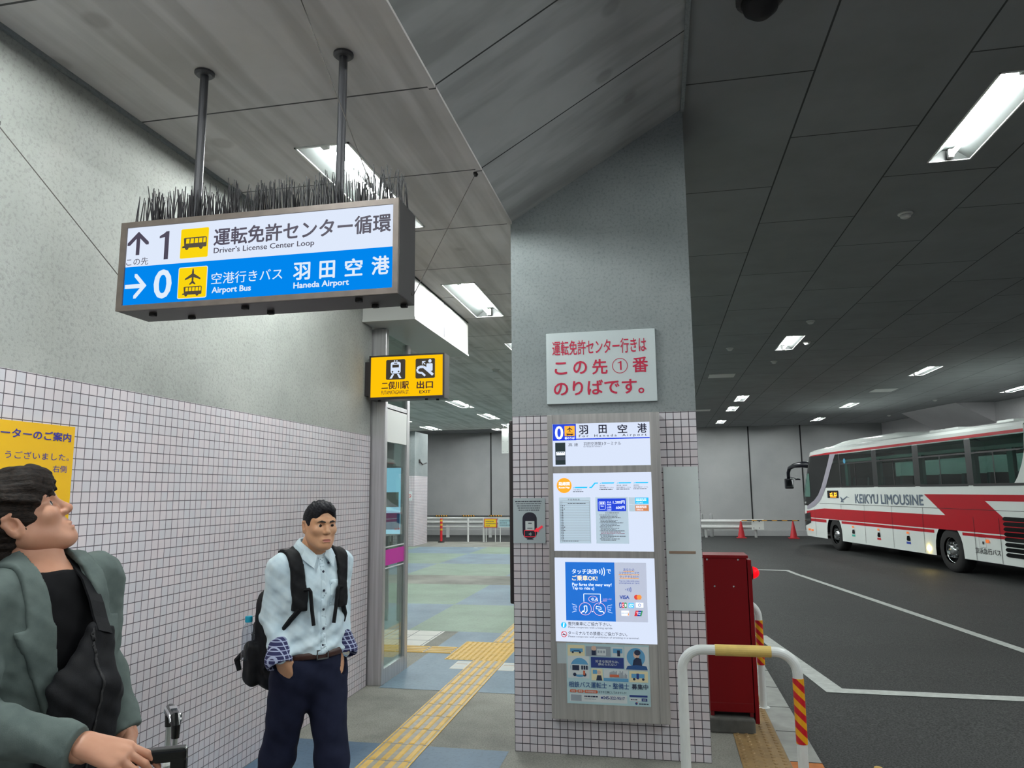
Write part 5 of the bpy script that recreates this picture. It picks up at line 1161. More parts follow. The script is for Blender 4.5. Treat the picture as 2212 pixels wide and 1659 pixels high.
# ------------------------------------------------------------------ people: signed distance fields meshed with surface nets
def smin(a, b, k):
    if k <= 0: return np.minimum(a, b)
    h = np.clip(.5+.5*(b-a)/k, 0, 1); return b+(a-b)*h-k*h*(1-h)
class Grid:
    def __init__(s, lo, hi, h):
        s.lo = np.array(lo, np.float32); s.h = h; s.n = np.ceil((np.array(hi)-s.lo)/h).astype(int)+1
        s.ax = [s.lo[i]+h*np.arange(s.n[i], dtype=np.float32) for i in range(3)]
    def new(s): return np.full(s.n, .15, np.float32)
    def pts(s, sl): return np.stack(np.meshgrid(*[s.ax[i][sl[i]] for i in range(3)], indexing='ij'), -1)
    def sl(s, lo, hi):
        a = np.clip(np.floor((np.array(lo)-s.lo)/s.h).astype(int), 0, s.n); b = np.clip(np.ceil((np.array(hi)-s.lo)/s.h).astype(int)+1, 0, s.n)
        return tuple(slice(int(x), int(y)) for x, y in zip(a, b))
    def apply(s, F, prims):
        for op, k, fn, lo, hi in prims:
            m = .03+2*k; sl = s.sl(np.array(lo)-m, np.array(hi)+m)
            if any(q.stop <= q.start for q in sl): continue
            d = fn(s.pts(sl)).astype(np.float32); f = F[sl]
            if op == 'u': F[sl] = smin(f, d, k)
            elif op == 's': F[sl] = -smin(-f, d, k)
        return F
    def mesh(s, F):
        F = F.copy()
        for i in range(3):                      # close at the border
            a = [slice(None)]*3; a[i] = 0; F[tuple(a)] = np.maximum(F[tuple(a)], 1e-3); a[i] = -1; F[tuple(a)] = np.maximum(F[tuple(a)], 1e-3)
        ins = F < 0; n = F.shape
        c = np.zeros(tuple(x-1 for x in n), np.int8)
        for i in (0, 1):
            for j in (0, 1):
                for k in (0, 1): c += ins[i:n[0]-1+i, j:n[1]-1+j, k:n[2]-1+k]
        act = np.argwhere((c > 0) & (c < 8)); idx = -np.ones(c.shape, np.int64); idx[tuple(act.T)] = np.arange(len(act))
        P = np.zeros((len(act), 3)); W = np.zeros(len(act))
        for ax in range(3):
            o = [(0, 0), (0, 1), (1, 0), (1, 1)]
            for p, q in o:
                d0 = np.zeros(3, int); d0[(ax+1) % 3] = p; d0[(ax+2) % 3] = q; d1 = d0.copy(); d1[ax] = 1
                v0 = F[tuple((act+d0).T)]; v1 = F[tuple((act+d1).T)]; m = (v0 < 0) != (v1 < 0)
                t = np.where(m, v0/np.where(m, v0-v1, 1), 0)
                e = act+d0; e = e.astype(float); e[:, ax] += t
                P[m] += e[m]; W[m] += 1
        V = s.lo+s.h*(P/W[:, None]); fs = []
        for ax in range(3):
            b1, b2 = (ax+1) % 3, (ax+2) % 3
            a = [slice(None)]*3; a[ax] = slice(0, n[ax]-1); b = [slice(None)]*3; b[ax] = slice(1, n[ax])
            m = ins[tuple(a)] != ins[tuple(b)]; E = np.argwhere(m); E = E[(E[:, b1] > 0) & (E[:, b2] > 0) & (E[:, b1] < n[b1]-1) & (E[:, b2] < n[b2]-1)]
            fl = ins[tuple(E.T)]
            d1 = np.zeros(3, int); d1[b1] = 1; d2 = np.zeros(3, int); d2[b2] = 1
            q = np.stack([idx[tuple((E-d1-d2).T)], idx[tuple((E-d2).T)], idx[tuple(E.T)], idx[tuple((E-d1).T)]], 1)
            q[~fl] = q[~fl][:, ::-1]; fs.append(q)
        return V, np.concatenate(fs)
A3 = lambda *p: np.array(p, np.float32)
def rc(a, b, ra, rb=None, k=.02, flat=None, op='u'):
    """round cone from a to b; flat=(direction, factor) squashes it along a direction"""
    a, b = A3(*a), A3(*b); rb = ra if rb is None else rb; ab = b-a; L = max(float(ab@ab), 1e-9)
    def fn(p):
        q = p-a; t = np.clip((q@ab)/L, 0, 1); v = q-t[..., None]*ab; d2 = (v*v).sum(-1)
        if flat is not None:
            u = A3(*flat[0]); u = u/np.linalg.norm(u); w = v@u; d2 = d2+(flat[1]**2-1)*w*w
            return (np.sqrt(d2)-(ra+(rb-ra)*t))/(1 if flat[1] < 1 else .5*(1+flat[1]))
        return np.sqrt(d2)-(ra+(rb-ra)*t)
    r = max(ra, rb)*(1.0 if flat is None or flat[1] >= 1 else 1/flat[1])
    return (op, k, fn, np.minimum(a, b)-r, np.maximum(a, b)+r)
def el(c, r, k=.02, op='u', rot=None):
    c, r = A3(*c), A3(*r); R_ = None if rot is None else np.array(Matrix.Rotation(rot[0], 3, rot[1]), np.float32)
    def fn(p):
        q = p-c
        if R_ is not None: q = q@R_
        k0 = np.sqrt(((q/r)**2).sum(-1)); k1 = np.sqrt(((q/r**2)**2).sum(-1))+1e-6
        return k0*(k0-1)/k1
    m = r if rot is None else A3(*[float(max(r))]*3)
    return (op, k, fn, c-m, c+m)
def rbox(c, r, rad, k=.02, op='u', rot=None):
    c, r = A3(*c), A3(*r); R_ = None if rot is None else np.array(Matrix.Rotation(rot[0], 3, rot[1]), np.float32)
    def fn(p):
        q = p-c
        if R_ is not None: q = q@R_
        q = np.abs(q)-(r-rad); return np.sqrt((np.maximum(q, 0)**2).sum(-1))+np.minimum(q.max(-1), 0)-rad
    m = r if rot is None else A3(*[float(np.linalg.norm(r))]*3)
    return (op, k, fn, c-m, c+m)
def grid_of(prims, h, pad=.02):
    lo = np.min([p[3] for p in prims if p[0] == 'u'], 0)-pad; hi = np.max([p[4] for p in prims if p[0] == 'u'], 0)+pad
    return Grid(lo, hi, h)
def wob(P, f, a, seed=0):
    x, y, z = P[..., 0], P[..., 1], P[..., 2]
    return a*(np.sin(f*(x*1.1+.7*z)+seed)*np.sin(f*(y*.9-.5*x)+1.3*seed+1)+.6*np.sin(f*1.9*(z+.6*y)+2.1*seed)*np.sin(f*1.7*(x-.4*z)+seed*.7))
def sdf_part(name, parent, V, Fc, mat, xf=None, matfn=None, mats=None):
    if xf is not None: V = xf(V)
    me = bpy.data.meshes.new(name); b = np.array(parent['_org']) if parent is not None else np.zeros(3)
    V = V-b
    me.from_pydata(V.tolist(), [], Fc.tolist())
    for m in (mats or [mat]): me.materials.append(MATS[m])
    if matfn is not None: me.polygons.foreach_set('material_index', matfn)
    me.polygons.foreach_set('use_smooth', [True]*len(me.polygons))
    o = bpy.data.objects.new(name, me); link(o, parent); o['_org'] = tuple(b); return o
def frame(O, yaw):
    f = np.array([math.cos(math.radians(yaw)), math.sin(math.radians(yaw)), 0]); r = np.array([f[1], -f[0], 0])
    M_ = np.stack([r, f, [0, 0, 1]], 1); O = np.array(O, float)
    return lambda V: O+np.asarray(V)@M_.T
def headframe(O, yaw, pitch, roll=0):
    R_ = Matrix.Rotation(math.radians(yaw-90), 3, 'Z') @ Matrix.Rotation(math.radians(pitch), 3, 'X') @ Matrix.Rotation(math.radians(roll), 3, 'Y')
    R_ = np.array(R_); O = np.array(O, float)
    return lambda V: O+np.asarray(V)@R_.T
def skin_mat(name, c, c2):
    m, nt, b = nmat(name); g, s = pos(nt); n = noise(nt, g.outputs['Position'], 16, 4)
    r = ramp(nt, n.outputs[0], [(.3, c), (.7, c2)]); nt.links.new(r.outputs[0], b.inputs['Base Color']); b.inputs['Roughness'].default_value = .48
    b.inputs['Subsurface Weight'].default_value = .12; b.inputs['Subsurface Radius'].default_value = (.012, .005, .003)
skin_mat('skin_b', (196, 146, 112), (206, 158, 124)); skin_mat('skin_a', (186, 132, 106), (198, 146, 120))
plain('lips', (176, 112, 100), .5); plain('stubble', (158, 122, 98), .6); plain('eye_white', (196, 190, 184), .2); plain('iris', (38, 26, 20), .1)
def hair_mat(name, c, c2):
    m, nt, b = nmat(name); g, s = pos(nt); mp = N(nt, 'ShaderNodeMapping'); mp.inputs['Scale'].default_value = (90, 90, 260); nt.links.new(g.outputs['Position'], mp.inputs['Vector'])
    n = noise(nt, mp.outputs[0], 1, 4); r = ramp(nt, n.outputs[0], [(.35, c), (.7, c2)]); nt.links.new(r.outputs[0], b.inputs['Base Color']); b.inputs['Roughness'].default_value = .6; b.inputs['Specular IOR Level'].default_value = .18
    bq = N(nt, 'ShaderNodeBump'); bq.inputs['Strength'].default_value = .6; bq.inputs['Distance'].default_value = .004; nt.links.new(n.outputs[0], bq.inputs['Height']); nt.links.new(bq.outputs[0], b.inputs['Normal'])
hair_mat('hair_black', (10, 10, 13), (34, 34, 42)); hair_mat('hair_brown', (14, 10, 9), (44, 34, 28)); plain('brow', (30, 24, 22), .7)
def cloth(name, c, c2, bump=.25, sc=18, rough=.85):
    m, nt, b = nmat(name); g, s = pos(nt); n = noise(nt, g.outputs['Position'], sc, 4)
    r = ramp(nt, n.outputs[0], [(.3, c), (.7, c2)]); nt.links.new(r.outputs[0], b.inputs['Base Color']); b.inputs['Roughness'].default_value = rough; b.inputs['Specular IOR Level'].default_value = .2
    n2 = noise(nt, g.outputs['Position'], 420, 2); bq = N(nt, 'ShaderNodeBump'); bq.inputs['Strength'].default_value = bump; bq.inputs['Distance'].default_value = .001
    nt.links.new(n2.outputs[0], bq.inputs['Height']); nt.links.new(bq.outputs[0], b.inputs['Normal'])
cloth('shirt_pale', (186, 206, 218), (206, 222, 230)); cloth('trousers_navy', (22, 26, 46), (30, 34, 56)); cloth('blazer_green', (82, 93, 91), (97, 108, 105)); cloth('tee_black', (10, 10, 13), (17, 17, 20)); cloth('bag_black', (13, 13, 16), (23, 24, 28), .5, 30, .7)
cloth('trousers_dark', (24, 26, 28), (34, 36, 38)); plain('leather_brown', (58, 30, 24), .4); plain('shoe_black', (20, 18, 18), .3); plain('button_navy', (22, 30, 52), .4)
def check_mat():
    m, nt, b = nmat('check_cuff'); tc = N(nt, 'ShaderNodeNewGeometry'); s = N(nt, 'ShaderNodeSeparateXYZ'); nt.links.new(tc.outputs['Position'], s.inputs[0])
    col = None
    def band(i, k, f, w, ph=0):
        a = N(nt, 'ShaderNodeMath', operation='MULTIPLY_ADD'); a.inputs[1].default_value = f; a.inputs[2].default_value = ph; nt.links.new(s.outputs[i], a.inputs[0])
        d = N(nt, 'ShaderNodeMath', operation='FRACT'); nt.links.new(a.outputs[0], d.inputs[0])
        e = N(nt, 'ShaderNodeMath', operation='LESS_THAN'); e.inputs[1].default_value = w; nt.links.new(d.outputs[0], e.inputs[0]); return e
    p = band(2, 0, 55, .2); q = band(1, 0, 45, .2, .3); mx = N(nt, 'ShaderNodeMath', operation='MAXIMUM'); nt.links.new(p.outputs[0], mx.inputs[0]); nt.links.new(q.outputs[0], mx.inputs[1])
    r = ramp(nt, mx.outputs[0], [(0, (36, 38, 84)), (1, (168, 176, 206))]); nt.links.new(r.outputs[0], b.inputs['Base Color']); b.inputs['Roughness'].default_value = .8
check_mat()

def face_prims(k=1.0, slit=.0040):
    P = [el((0, -.012, .030), (.076, .098, .090), .02), el((0, .022, -.030), (.066, .070, .088), .03)]
    for s in (1, -1):
        P += [rc((.050*s, .0, -.052), (.018*s, .066, -.098), .026, .022, .03), el((.040*s, .060, -.020), (.026, .025, .022), .02),
              rc((.042*s, .072, .030), (.008*s, .088, .026), .012, .011, .016)]
    P += [rc((0, .086, .018), (0, .108, -.026), .0085, .0115, .012), rc((0, .108, -.027), (0, .103, -.031), .0115, .011, .008)]
    for s in (1, -1): P += [el((.0125*s, .097, -.032), (.0085, .010, .0075), .006)]
    P += [el((0, .083, -.070), (.027, .016, .022), .014), el((0, .078, -.100), (.021, .018, .017), .016)]
    for s in (1, -1):
        P += [el((.032*s, .092, .006), (.017, .012, .011), .010, 's'), el((.0055*s, .107, -.0385), (.0035, .006, .003), .002, 's')]
        P += [el((.032*s, .0715, .005), (.0155, .0145, .0135), .003)]          # the lids over the eyeball
        P += [el((.032*s, .0885, .0035), (.0125, .009, slit), .0015, 's')]    # the slit between the lids
        P += [el((.078*s, -.012, -.008), (.009, .021, .034), .006), rc((.083*s, -.028, .004), (.085*s, -.022, .020), .006, .006, .006), rc((.085*s, -.022, .020), (.083*s, -.004, .022), .006, .005, .006),
              rc((.083*s, -.028, .004), (.081*s, -.016, -.032), .006, .007, .006), el((.089*s, -.009, -.004), (.012, .010, .017), .003, 's')]
    # lips with a groove between them
    P += [rc((-.018, .0945, -.0660), (.018, .0945, -.0660), .0058, None, .004), rc((-.015, .0945, -.0778), (.015, .0945, -.0778), .0068, None, .004),
          rc((-.023, .0985, -.0722), (.023, .0985, -.0722), .0028, None, .0015, op='s')]
    return P
def face_mats(V, Fc, sad=False):
    C3 = V[Fc].mean(1); out = np.zeros(len(Fc), int); x, y, z = C3.T
    out[(np.abs(x) < .0225-.9*np.abs(z+.0722)) & (y > .084) & (z > -.0810) & (z < -.0640)] = 1
    return out
def make_eyes(t, xf, gaze=(0, 1, 0)):
    g = Vector(gaze).normalized()
    for s in (1, -1):
        c = Vector((.032*s, .0730, .0045)); r = .0135; rows = []
        u = g.orthogonal().normalized(); w = g.cross(u)
        vs = []; fs = []; ms = []; an = [0, 18, 40, 48, 66, 90]
        for i, a in enumerate(an):
            for k in range(20):
                q = 2*math.pi*k/20; aa = math.radians(a); vs.append(c+(g*math.cos(aa)+(u*math.cos(q)+w*math.sin(q))*math.sin(aa))*r)
        for i in range(len(an)-1):
            for k in range(20): fs.append([i*20+k, i*20+(k+1) % 20, (i+1)*20+(k+1) % 20, (i+1)*20+k]); ms.append(1 if i < 2 else 0)
        sdf_part('eye', t, np.array([v[:] for v in vs]), np.array(fs), None, xf, ms, ['eye_white', 'iris'])
def brows(t, xf, tilt):
    for s in (1, -1):
        mb = [rc((.013*s, .0985, .022-tilt), (.030*s, .0955, .0275+tilt*.6), .0042, .0042, .004, ((0, 1, 0), 1.6)), rc((.030*s, .0955, .0275+tilt*.6), (.048*s, .080, .024+tilt), .0042, .002, .004, ((0, 1, 0), 1.6))]
        G_ = grid_of(mb, .0016); V, Fc = G_.mesh(G_.apply(G_.new(), mb)); sdf_part('eyebrow', t, V, Fc, 'brow', xf)
def hand_prims(curl, spread=.0, thumb=((.030, .028, -.012), (.044, .052, -.022), (.046, .074, -.026)), s=1, ext=None):
    """right hand: y to the fingers, x to the thumb side, z to the back of the hand"""
    P = [rc((0, -.05, 0), (0, .0, 0), .026, .025, .02, ((0, 0, 1), 1.3))]
    kn = [(.030, .088, .002), (.010, .094, .005), (-.010, .090, .004), (-.028, .080, .0)]; ln = [(.044, .026, .020), (.048, .030, .021), (.044, .028, .020), (.034, .021, .018)]
    for i, (k, l) in enumerate(zip(kn, ln)):
        P.append(rc((k[0]*.55, .004, 0), (k[0], k[1], k[2]-.004), .0165, .0125, .012))
        a = 0; p = np.array(k, float)-[0, 0, .004]; sx = (1.5-i)*spread
        for j in range(3):
            a += (curl[i][j] if isinstance(curl[i], tuple) else curl[i]*(1, 1.1, .8)[j]); L = l[j]
            q = p+np.array([math.sin(sx)*L, math.cos(a)*L*math.cos(sx), -math.sin(a)*L]); P.append(rc(p, q, (.0098, .0088, .0080)[j], (.0088, .0080, .0070)[j], .004)); p = q
    c = [np.array((.014, .012, -.006))]+[np.array(x) for x in thumb]
    for i in range(3): P.append(rc(c[i], c[i+1], (.017, .0125, .0105)[i], (.0125, .0105, .0085)[i], .008))
    return P
def axes(o, y, z):
    """frame with given finger direction and back-of-hand direction"""
    y = np.array(y, float); y /= np.linalg.norm(y); z = np.array(z, float); z -= y*(z@y); z /= np.linalg.norm(z); x = np.cross(y, z); M_ = np.stack([x, y, z], 1); o = np.array(o, float)
    return lambda V, m=1: o+(np.asarray(V)*np.array([m, 1, 1]))@M_.T
def join_meshes(parts):
    V = []; F_ = []; M_ = []; n = 0
    for v, f, m in parts: V.append(v); F_.append(np.asarray(f)+n); M_.append(np.full(len(f), m) if np.isscalar(m) else m); n += len(v)
    return np.concatenate(V), np.concatenate(F_), np.concatenate(M_)
def solid(prims, h, wobble=None):
    G_ = grid_of(prims, h); F = G_.apply(G_.new(), prims)
    if wobble:
        F += wob(G_.pts((slice(None),)*3), *wobble)
    return G_.mesh(F)
def band_mesh(G_, F, th, region, name, parent, mat, xf, inner=None):
    """a strip lying on the field F: thickness th inside region(points) < 0"""
    Pp = G_.pts((slice(None),)*3); D = np.maximum(F-th, region(Pp))
    if inner is not None: D = np.maximum(D, -(F-inner))
    V, Fc = G_.mesh(D.astype(np.float32))
    if len(V): return sdf_part(name, parent, V, Fc, mat, xf)

# ================================================================== man walking towards us, shirt and backpack
BX = frame((-1.655, 3.315, 0), -38)
pb = thing('person', (-1.655, 3.315, 0), 'man in pale blue shirt and navy trousers, hands in pockets, wearing a black backpack', 'person')
J = dict(Rsh=(.152, -.01, 1.350), Lsh=(-.142, -.01, 1.350), Rel=(.180, -.04, 1.14), Lel=(-.165, -.04, 1.14), Rwr=(.166, .060, .968), Lwr=(-.145, .050, .965),
         Rhip=(.082, 0, .885), Lhip=(-.082, 0, .885), Rkn=(.100, -.10, .49), Lkn=(-.085, .075, .49), Ran=(.13, -.26, .10), Lan=(-.10, .14, .085))
_H = headframe(BX((-.005, .055, 1.546)), -42, -2, 0); HB = lambda V: _H(np.asarray(V)*.90)
hp = face_prims(slit=.0032)+[rc((0, -.02, -.05), (0, -.045, -.16), .053, .058, .03)]
Vh, Fh = solid(hp, .0034); mh = face_mats(Vh, Fh)
x, y, z = Vh[Fh].mean(1).T
parts = [(HB(Vh), Fh, mh)]
tor = [el((0, 0, 1.22), (.158, .098, .20), .05), el((0, .0, 1.02), (.142, .095, .16), .06), el((0, -.0, .90), (.15, .10, .10), .05), rc(J['Rsh'], J['Lsh'], .062, None, .05), rc((0, -.02, 1.38), (0, .0, 1.46), .06, .055, .04)]
leg = []
for k in 'RL':
    leg += [rc(J[k+'hip'], J[k+'kn'], .082, .055, .04), rc(J[k+'kn'], J[k+'an'], .052, .036, .03)]
    tor += [rc(J[k+'sh'], J[k+'el'], .050, .041, .03), rc(J[k+'el'], J[k+'wr'], .040, .028, .02)]
Vt, Ft = solid(tor+leg, .012); parts.append((BX(Vt), Ft, 0))
for k, m in (('R', 1), ('L', -1)):
    hv, hf = solid(hand_prims([.35, .35, .4, .45], .03), .0042)
    w = J[k+'wr']; X_ = axes((0, 0, 0), (-.42*m, -.02, -1), (m*.8, .6, .1))
    Vx = X_(hv, -m)+np.array(w)+np.array((0, .0, -.012))
    if m > 0: hf = hf[:, ::-1]
    parts.append((BX(Vx), hf, 0))
V_, F_, M_ = join_meshes(parts); sdf_part('body', pb, V_, F_, None, None, M_.tolist(), ['skin_b', 'lips'])
make_eyes(pb, HB, (-.10, 1, .02)); brows(pb, HB, -.001)
# hair: short, combed back from the forehead
hb = [el((0, -.012, .036), (.083, .106, .098), .02), el((0, .045, .085), (.055, .05, .042), .03), el((0, .125, .005), (.078, .075, .080), .010, 's'), el((0, .06, -.12), (.10, .10, .11), .012, 's')]
for s in (1, -1): hb += [el((.092*s, -.008, -.022), (.03, .032, .04), .006, 's'), el((.085*s, .068, .018), (.035, .036, .058), .006, 's')]
G_ = grid_of(hb, .0034); F = G_.apply(G_.new(), hb); Pp = G_.pts((slice(None),)*3); top_ = np.clip((Pp[..., 2]-.05)/.06, 0, 1)
F += top_*(wob(Pp, 150, .0030, 2)+wob(Pp, 70, .0035, 5)+.004); Vq, Fq = G_.mesh(F); sdf_part('hair', pb, Vq, Fq, 'hair_black', HB)
# shirt
sh = [el((0, .002, 1.22), (.176, .116, .205), .05), el((0, .004, 1.04), (.160, .116, .15), .06), rc(J['Rsh'], J['Lsh'], .068, None, .05), rc((0, -.025, 1.385), (0, -.02, 1.44), .072, .064, .04), el((0, .01, .985), (.158, .118, .055), .03)]
for k in 'RL': sh += [rc(J[k+'sh'], J[k+'el'], .060, .049, .03), rc(J[k+'el'], J[k+'wr'], .049, .040, .02)]
sh += [rbox((0, 0, .90), (.4, .4, .052), .001, .004, 's'), rbox((0, .05, 1.50), (.056, .11, .08), .03, .01, 's')]
G_ = grid_of(sh, .0065); F = G_.apply(G_.new(), sh); Pp = G_.pts((slice(None),)*3)
F += wob(Pp, 34, .0042, 1)+wob(Pp, 78, .0018, 3)+.0016*np.sin(60*(Pp[..., 2]-.8*np.abs(Pp[..., 0])+.3*Pp[..., 1]))*np.clip((1.33-Pp[..., 2])/.1, 0, 1)
low = np.clip((1.10-Pp[..., 2])/.1, 0, 1); F += low*.006*np.sin(95*(Pp[..., 2]+.45*Pp[..., 0]))
FB, GB = F, G_
Vq, Fq = G_.mesh(np.maximum(F, .962-Pp[..., 2]+.02*np.abs(Pp[..., 0])*0 - 10*(np.abs(Pp[..., 0]) > .158)*(Pp[..., 2] > .93)))
sdf_part('shirt', pb, Vq, Fq, 'shirt_pale', BX)
band_mesh(G_, F, .0035, lambda P: np.maximum(np.maximum(np.abs(P[..., 0]+.002)-.016, -P[..., 1]), np.maximum(P[..., 2]-1.40, .965-P[..., 2])), 'placket', pb, 'shirt_pale', BX, -.004)
band_mesh(G_, F, .004, lambda P: np.maximum(np.maximum(np.abs(P[..., 0]+.085)-.05, -P[..., 1]), np.abs(P[..., 2]-1.235)-.06), 'chest_pocket', pb, 'shirt_pale', BX, -.004)
# collar with button-down points
for s in (1, -1):
    T_ = [(0, -.080, 1.482), (.040, -.060, 1.480), (.060, -.012, 1.470), (.052, .040, 1.446), (.016, .078, 1.405)]
    B_ = [(0, -.106, 1.440), (.066, -.078, 1.436), (.094, -.010, 1.424), (.086, .052, 1.396), (.046, .112, 1.350)]
    vs = []
    for q, w in zip(T_, B_):
        m_ = [(q[i]+w[i])/2+(.006 if i == 2 else .006*(1 if i == 1 and q[1] > 0 else 0)) for i in range(3)]
        for d in (0, .004):
            for r_ in (q, m_, w): vs.append(BX((s*(r_[0]+d*.8), r_[1]+d*(1 if r_[1] > 0 else -1)*.6, r_[2]+d)))
    fs = []
    for i in range(4):
        a, b = 6*i, 6*i+6
        for k in (0, 1, 3, 4): fs.append((a+k, a+k+1, b+k+1, b+k))
        fs += [(a, b, b+3, a+3), (a+2, b+2, b+5, a+5)]
    fs += [(0, 1, 4, 3), (1, 2, 5, 4), (24, 25, 28, 27), (25, 26, 29, 28)]
    MB().add(vs, fs, 'shirt_pale').build('collar', pb)
def button(x, z, yy=None):
    Pq = np.array([[x, q, z] for q in np.linspace(.02, .2, 181)]); i = ((Pq-GB.lo)/GB.h).round().astype(int); i = np.clip(i, 0, np.array(GB.n)-1); f = FB[tuple(i.T)]
    yb = Pq[np.argmax(f > 0), 1] if (f > 0).any() else .12
    Vq, Fq = solid([el((x, yb+.004, z), (.0062, .0035, .0062), .001)], .0016); sdf_part('button', pb, Vq, Fq, 'button_navy', BX)
for z in (1.335, 1.25, 1.165, 1.08, 1.005): button(-.002, z)
for s in (1, -1): button(.037*s, 1.372)
# checked turned-back cuffs
for k, s in (('R', 1), ('L', -1)):
    e, w = np.array(J[k+'el']), np.array(J[k+'wr']); d = (w-e)/np.linalg.norm(w-e); a = w-d*.045; b = w+d*.012+np.array((s*.012, -.012, 0))
    Vq, Fq = solid([rc(a, b, .051, .062, .005), rc(a-d*.02+np.array((0, .02, 0)), a-d*.03, .03, .03, .01), rc(b+d*.0, b+d*.09, .05, .055, .004, op='s')], .0045); sdf_part('cuff', pb, Vq, Fq, 'check_cuff', BX)
# trousers, belt, shoes
tr = [el((0, .0, .93), (.155, .112, .075), .04), el((0, -.005, .86), (.158, .116, .09), .05)]
for k in 'RL': tr += [rc(J[k+'hip'], J[k+'kn'], .098, .076, .045), rc(J[k+'kn'], J[k+'an'], .074, .062, .03)]
tr += [rbox((0, 0, 1.05), (.3, .3, .068), .001, .003, 's')]
G_ = grid_of(tr, .008); F = G_.apply(G_.new(), tr); Pp = G_.pts((slice(None),)*3); F += wob(Pp, 26, .004, 4)
for k, s in (('R', 1), ('L', -1)):           # the pocket openings the hands go into
    F = -smin(-F, rc(np.array(J[k+'wr'])+[0, .0, -.02], np.array(J[k+'wr'])+[-.012*s, .035, -.085], .036, .030, .01)[2](Pp), .008)
Vq, Fq = G_.mesh(F.astype(np.float32)); sdf_part('trousers', pb, Vq, Fq, 'trousers_navy', BX)
bl = [el((0, .003, .962), (.166, .124, .06), .02)]; G_ = grid_of(bl, .005); F = G_.apply(G_.new(), bl)
band_mesh(G_, F, .001, lambda P: np.abs(P[..., 2]-.966)-.019, 'belt', pb, 'leather_brown', BX, -.012)
mb = MB(); bkp = lambda x, z: tuple(BX((x, .128, z)))
for a in ((-.03, -.024, .944, .988), (.024, .03, .944, .988), (-.03, .03, .944, .950), (-.03, .03, .982, .988)):
    x0, x1, z0, z1 = a; vs = [BX((x, q, z)) for z in (z0, z1) for q in (.124, .131) for x in (x0, x1)]; mb.add(vs, [(0, 2, 3, 1), (4, 5, 7, 6), (0, 1, 5, 4), (2, 6, 7, 3), (0, 4, 6, 2), (1, 3, 7, 5)], 'chrome')
mb.build('belt_buckle', pb)
w = np.array(J['Lwr']); Vq, Fq = solid([rc(w+[0, 0, -.012], w+[0, 0, .004], .036, .036, .003)], .004); sdf_part('wristwatch', pb, Vq, Fq, 'chrome', BX)
for k, s in (('R', 1), ('L', -1)):
    a = np.array(J[k+'an']); z0 = .035 if k == 'L' else .05; tilt = -.0 if k == 'L' else -.03
    Vq, Fq = solid([rc((a[0], a[1]-.03, .045+.0*z0), (a[0]+.012*s, a[1]+.13, .035), .042, .036, .03, ((0, 0, 1), 1.15)), el((a[0], a[1]-.005, .07), (.04, .055, .05), .02), rbox((0, 0, -.05), (2, 2, .052), .001, .002, 's')], .006); sdf_part('shoe', pb, Vq, Fq, 'shoe_black', BX)
# backpack
bk = thing('backpack', tuple(BX((.0, -.22, 1.0))), 'black backpack on the back of the man in the pale blue shirt', 'backpack')
pk = [rbox((.0, -.235, 1.0), (.158, .110, .240), .075, .03), rbox((.0, -.345, .93), (.14, .055, .160), .05, .03), rbox((.168, -.275, .885), (.032, .06, .10), .03, .015), rbox((-.168, -.275, .885), (.032, .06, .10), .03, .015)]
G_ = grid_of(pk, .0075); F = G_.apply(G_.new(), pk); F += wob(G_.pts((slice(None),)*3), 40, .003, 6)
Vq, Fq = G_.mesh(F); sdf_part('pack_body', bk, Vq, Fq, 'bag_black', BX)
band_mesh(G_, F, .005, lambda P: np.maximum(np.abs(P[..., 2]-1.02-.25*(P[..., 1]+.3))-.006, P[..., 1]+.27), 'zip_line', bk, 'black_gap', BX, -.002)
for s in (1, -1):
    band_mesh(GB, FB, .017, lambda P, s=s: np.maximum(np.maximum(np.abs(P[..., 0]-.112*s-.10*s*np.clip(P[..., 2]-1.33, 0, .1)+.05*s*np.clip(1.3-P[..., 2], 0, .2))-.030, -(P[..., 2]-1.165-.10*(P[..., 1] < 0))), np.where(P[..., 2] > 1.36, -1, -(P[..., 1]+.11))), 'shoulder_strap', bk, 'bag_black', BX, -.004)
    mb = MB()
    mb.tube([BX((.098*s, .118, 1.26)), BX((.075*s, .127, 1.262)), BX((.068*s, .128, 1.25)), BX((.060*s, .130, 1.17)), BX((.050*s, .132, 1.10))], .0085, 'bag_black', 8); mb.build('chest_webbing', bk)
    mb = MB(); mb.tube([BX((.108*s, .108, 1.175)), BX((.135*s, .075, 1.13)), BX((.165*s, -.02, 1.03)), BX((.15*s, -.16, .88))], .012, 'bag_black', 8); mb.build('lower_webbing', bk)
mb = MB(); mb.tube([BX((.10, -.39, .88)), BX((.15, -.45, .90)), BX((.17, -.47, .87)), BX((.16, -.46, .82))], [.02, .018, .016, .012], 'bag_black', 8); mb.build('loose_strap', bk)
mb = MB(); mb.tube([BX((-.03, -.20, 1.225)), BX((-.02, -.20, 1.265)), BX((.02, -.20, 1.265)), BX((.03, -.20, 1.225))], .009, 'bag_black', 8); mb.build('grab_handle', bk)
bc = BX((.190, -.285, 0)); bt = thing('water_bottle', (bc[0], bc[1], .9), 'clear plastic bottle with turquoise cap in the side pocket of the backpack', 'bottle')
plain('cap_turquoise', (20, 160, 190), .35)
mb = MB(); mb.lathe([(.028, .905), (.030, .91), (.030, 1.03), (.026, 1.055), (.014, 1.075), (.013, 1.085)], 'bottle_plastic', (bc[0], bc[1], 0), 20); mb.build('bottle_body', bt, smooth=True)
mb = MB(); mb.lathe([(.017, 1.08), (.0175, 1.084), (.0175, 1.104), (.016, 1.108), (0, 1.109)], 'cap_turquoise', (bc[0], bc[1], 0), 20); mb.build('cap', bt)

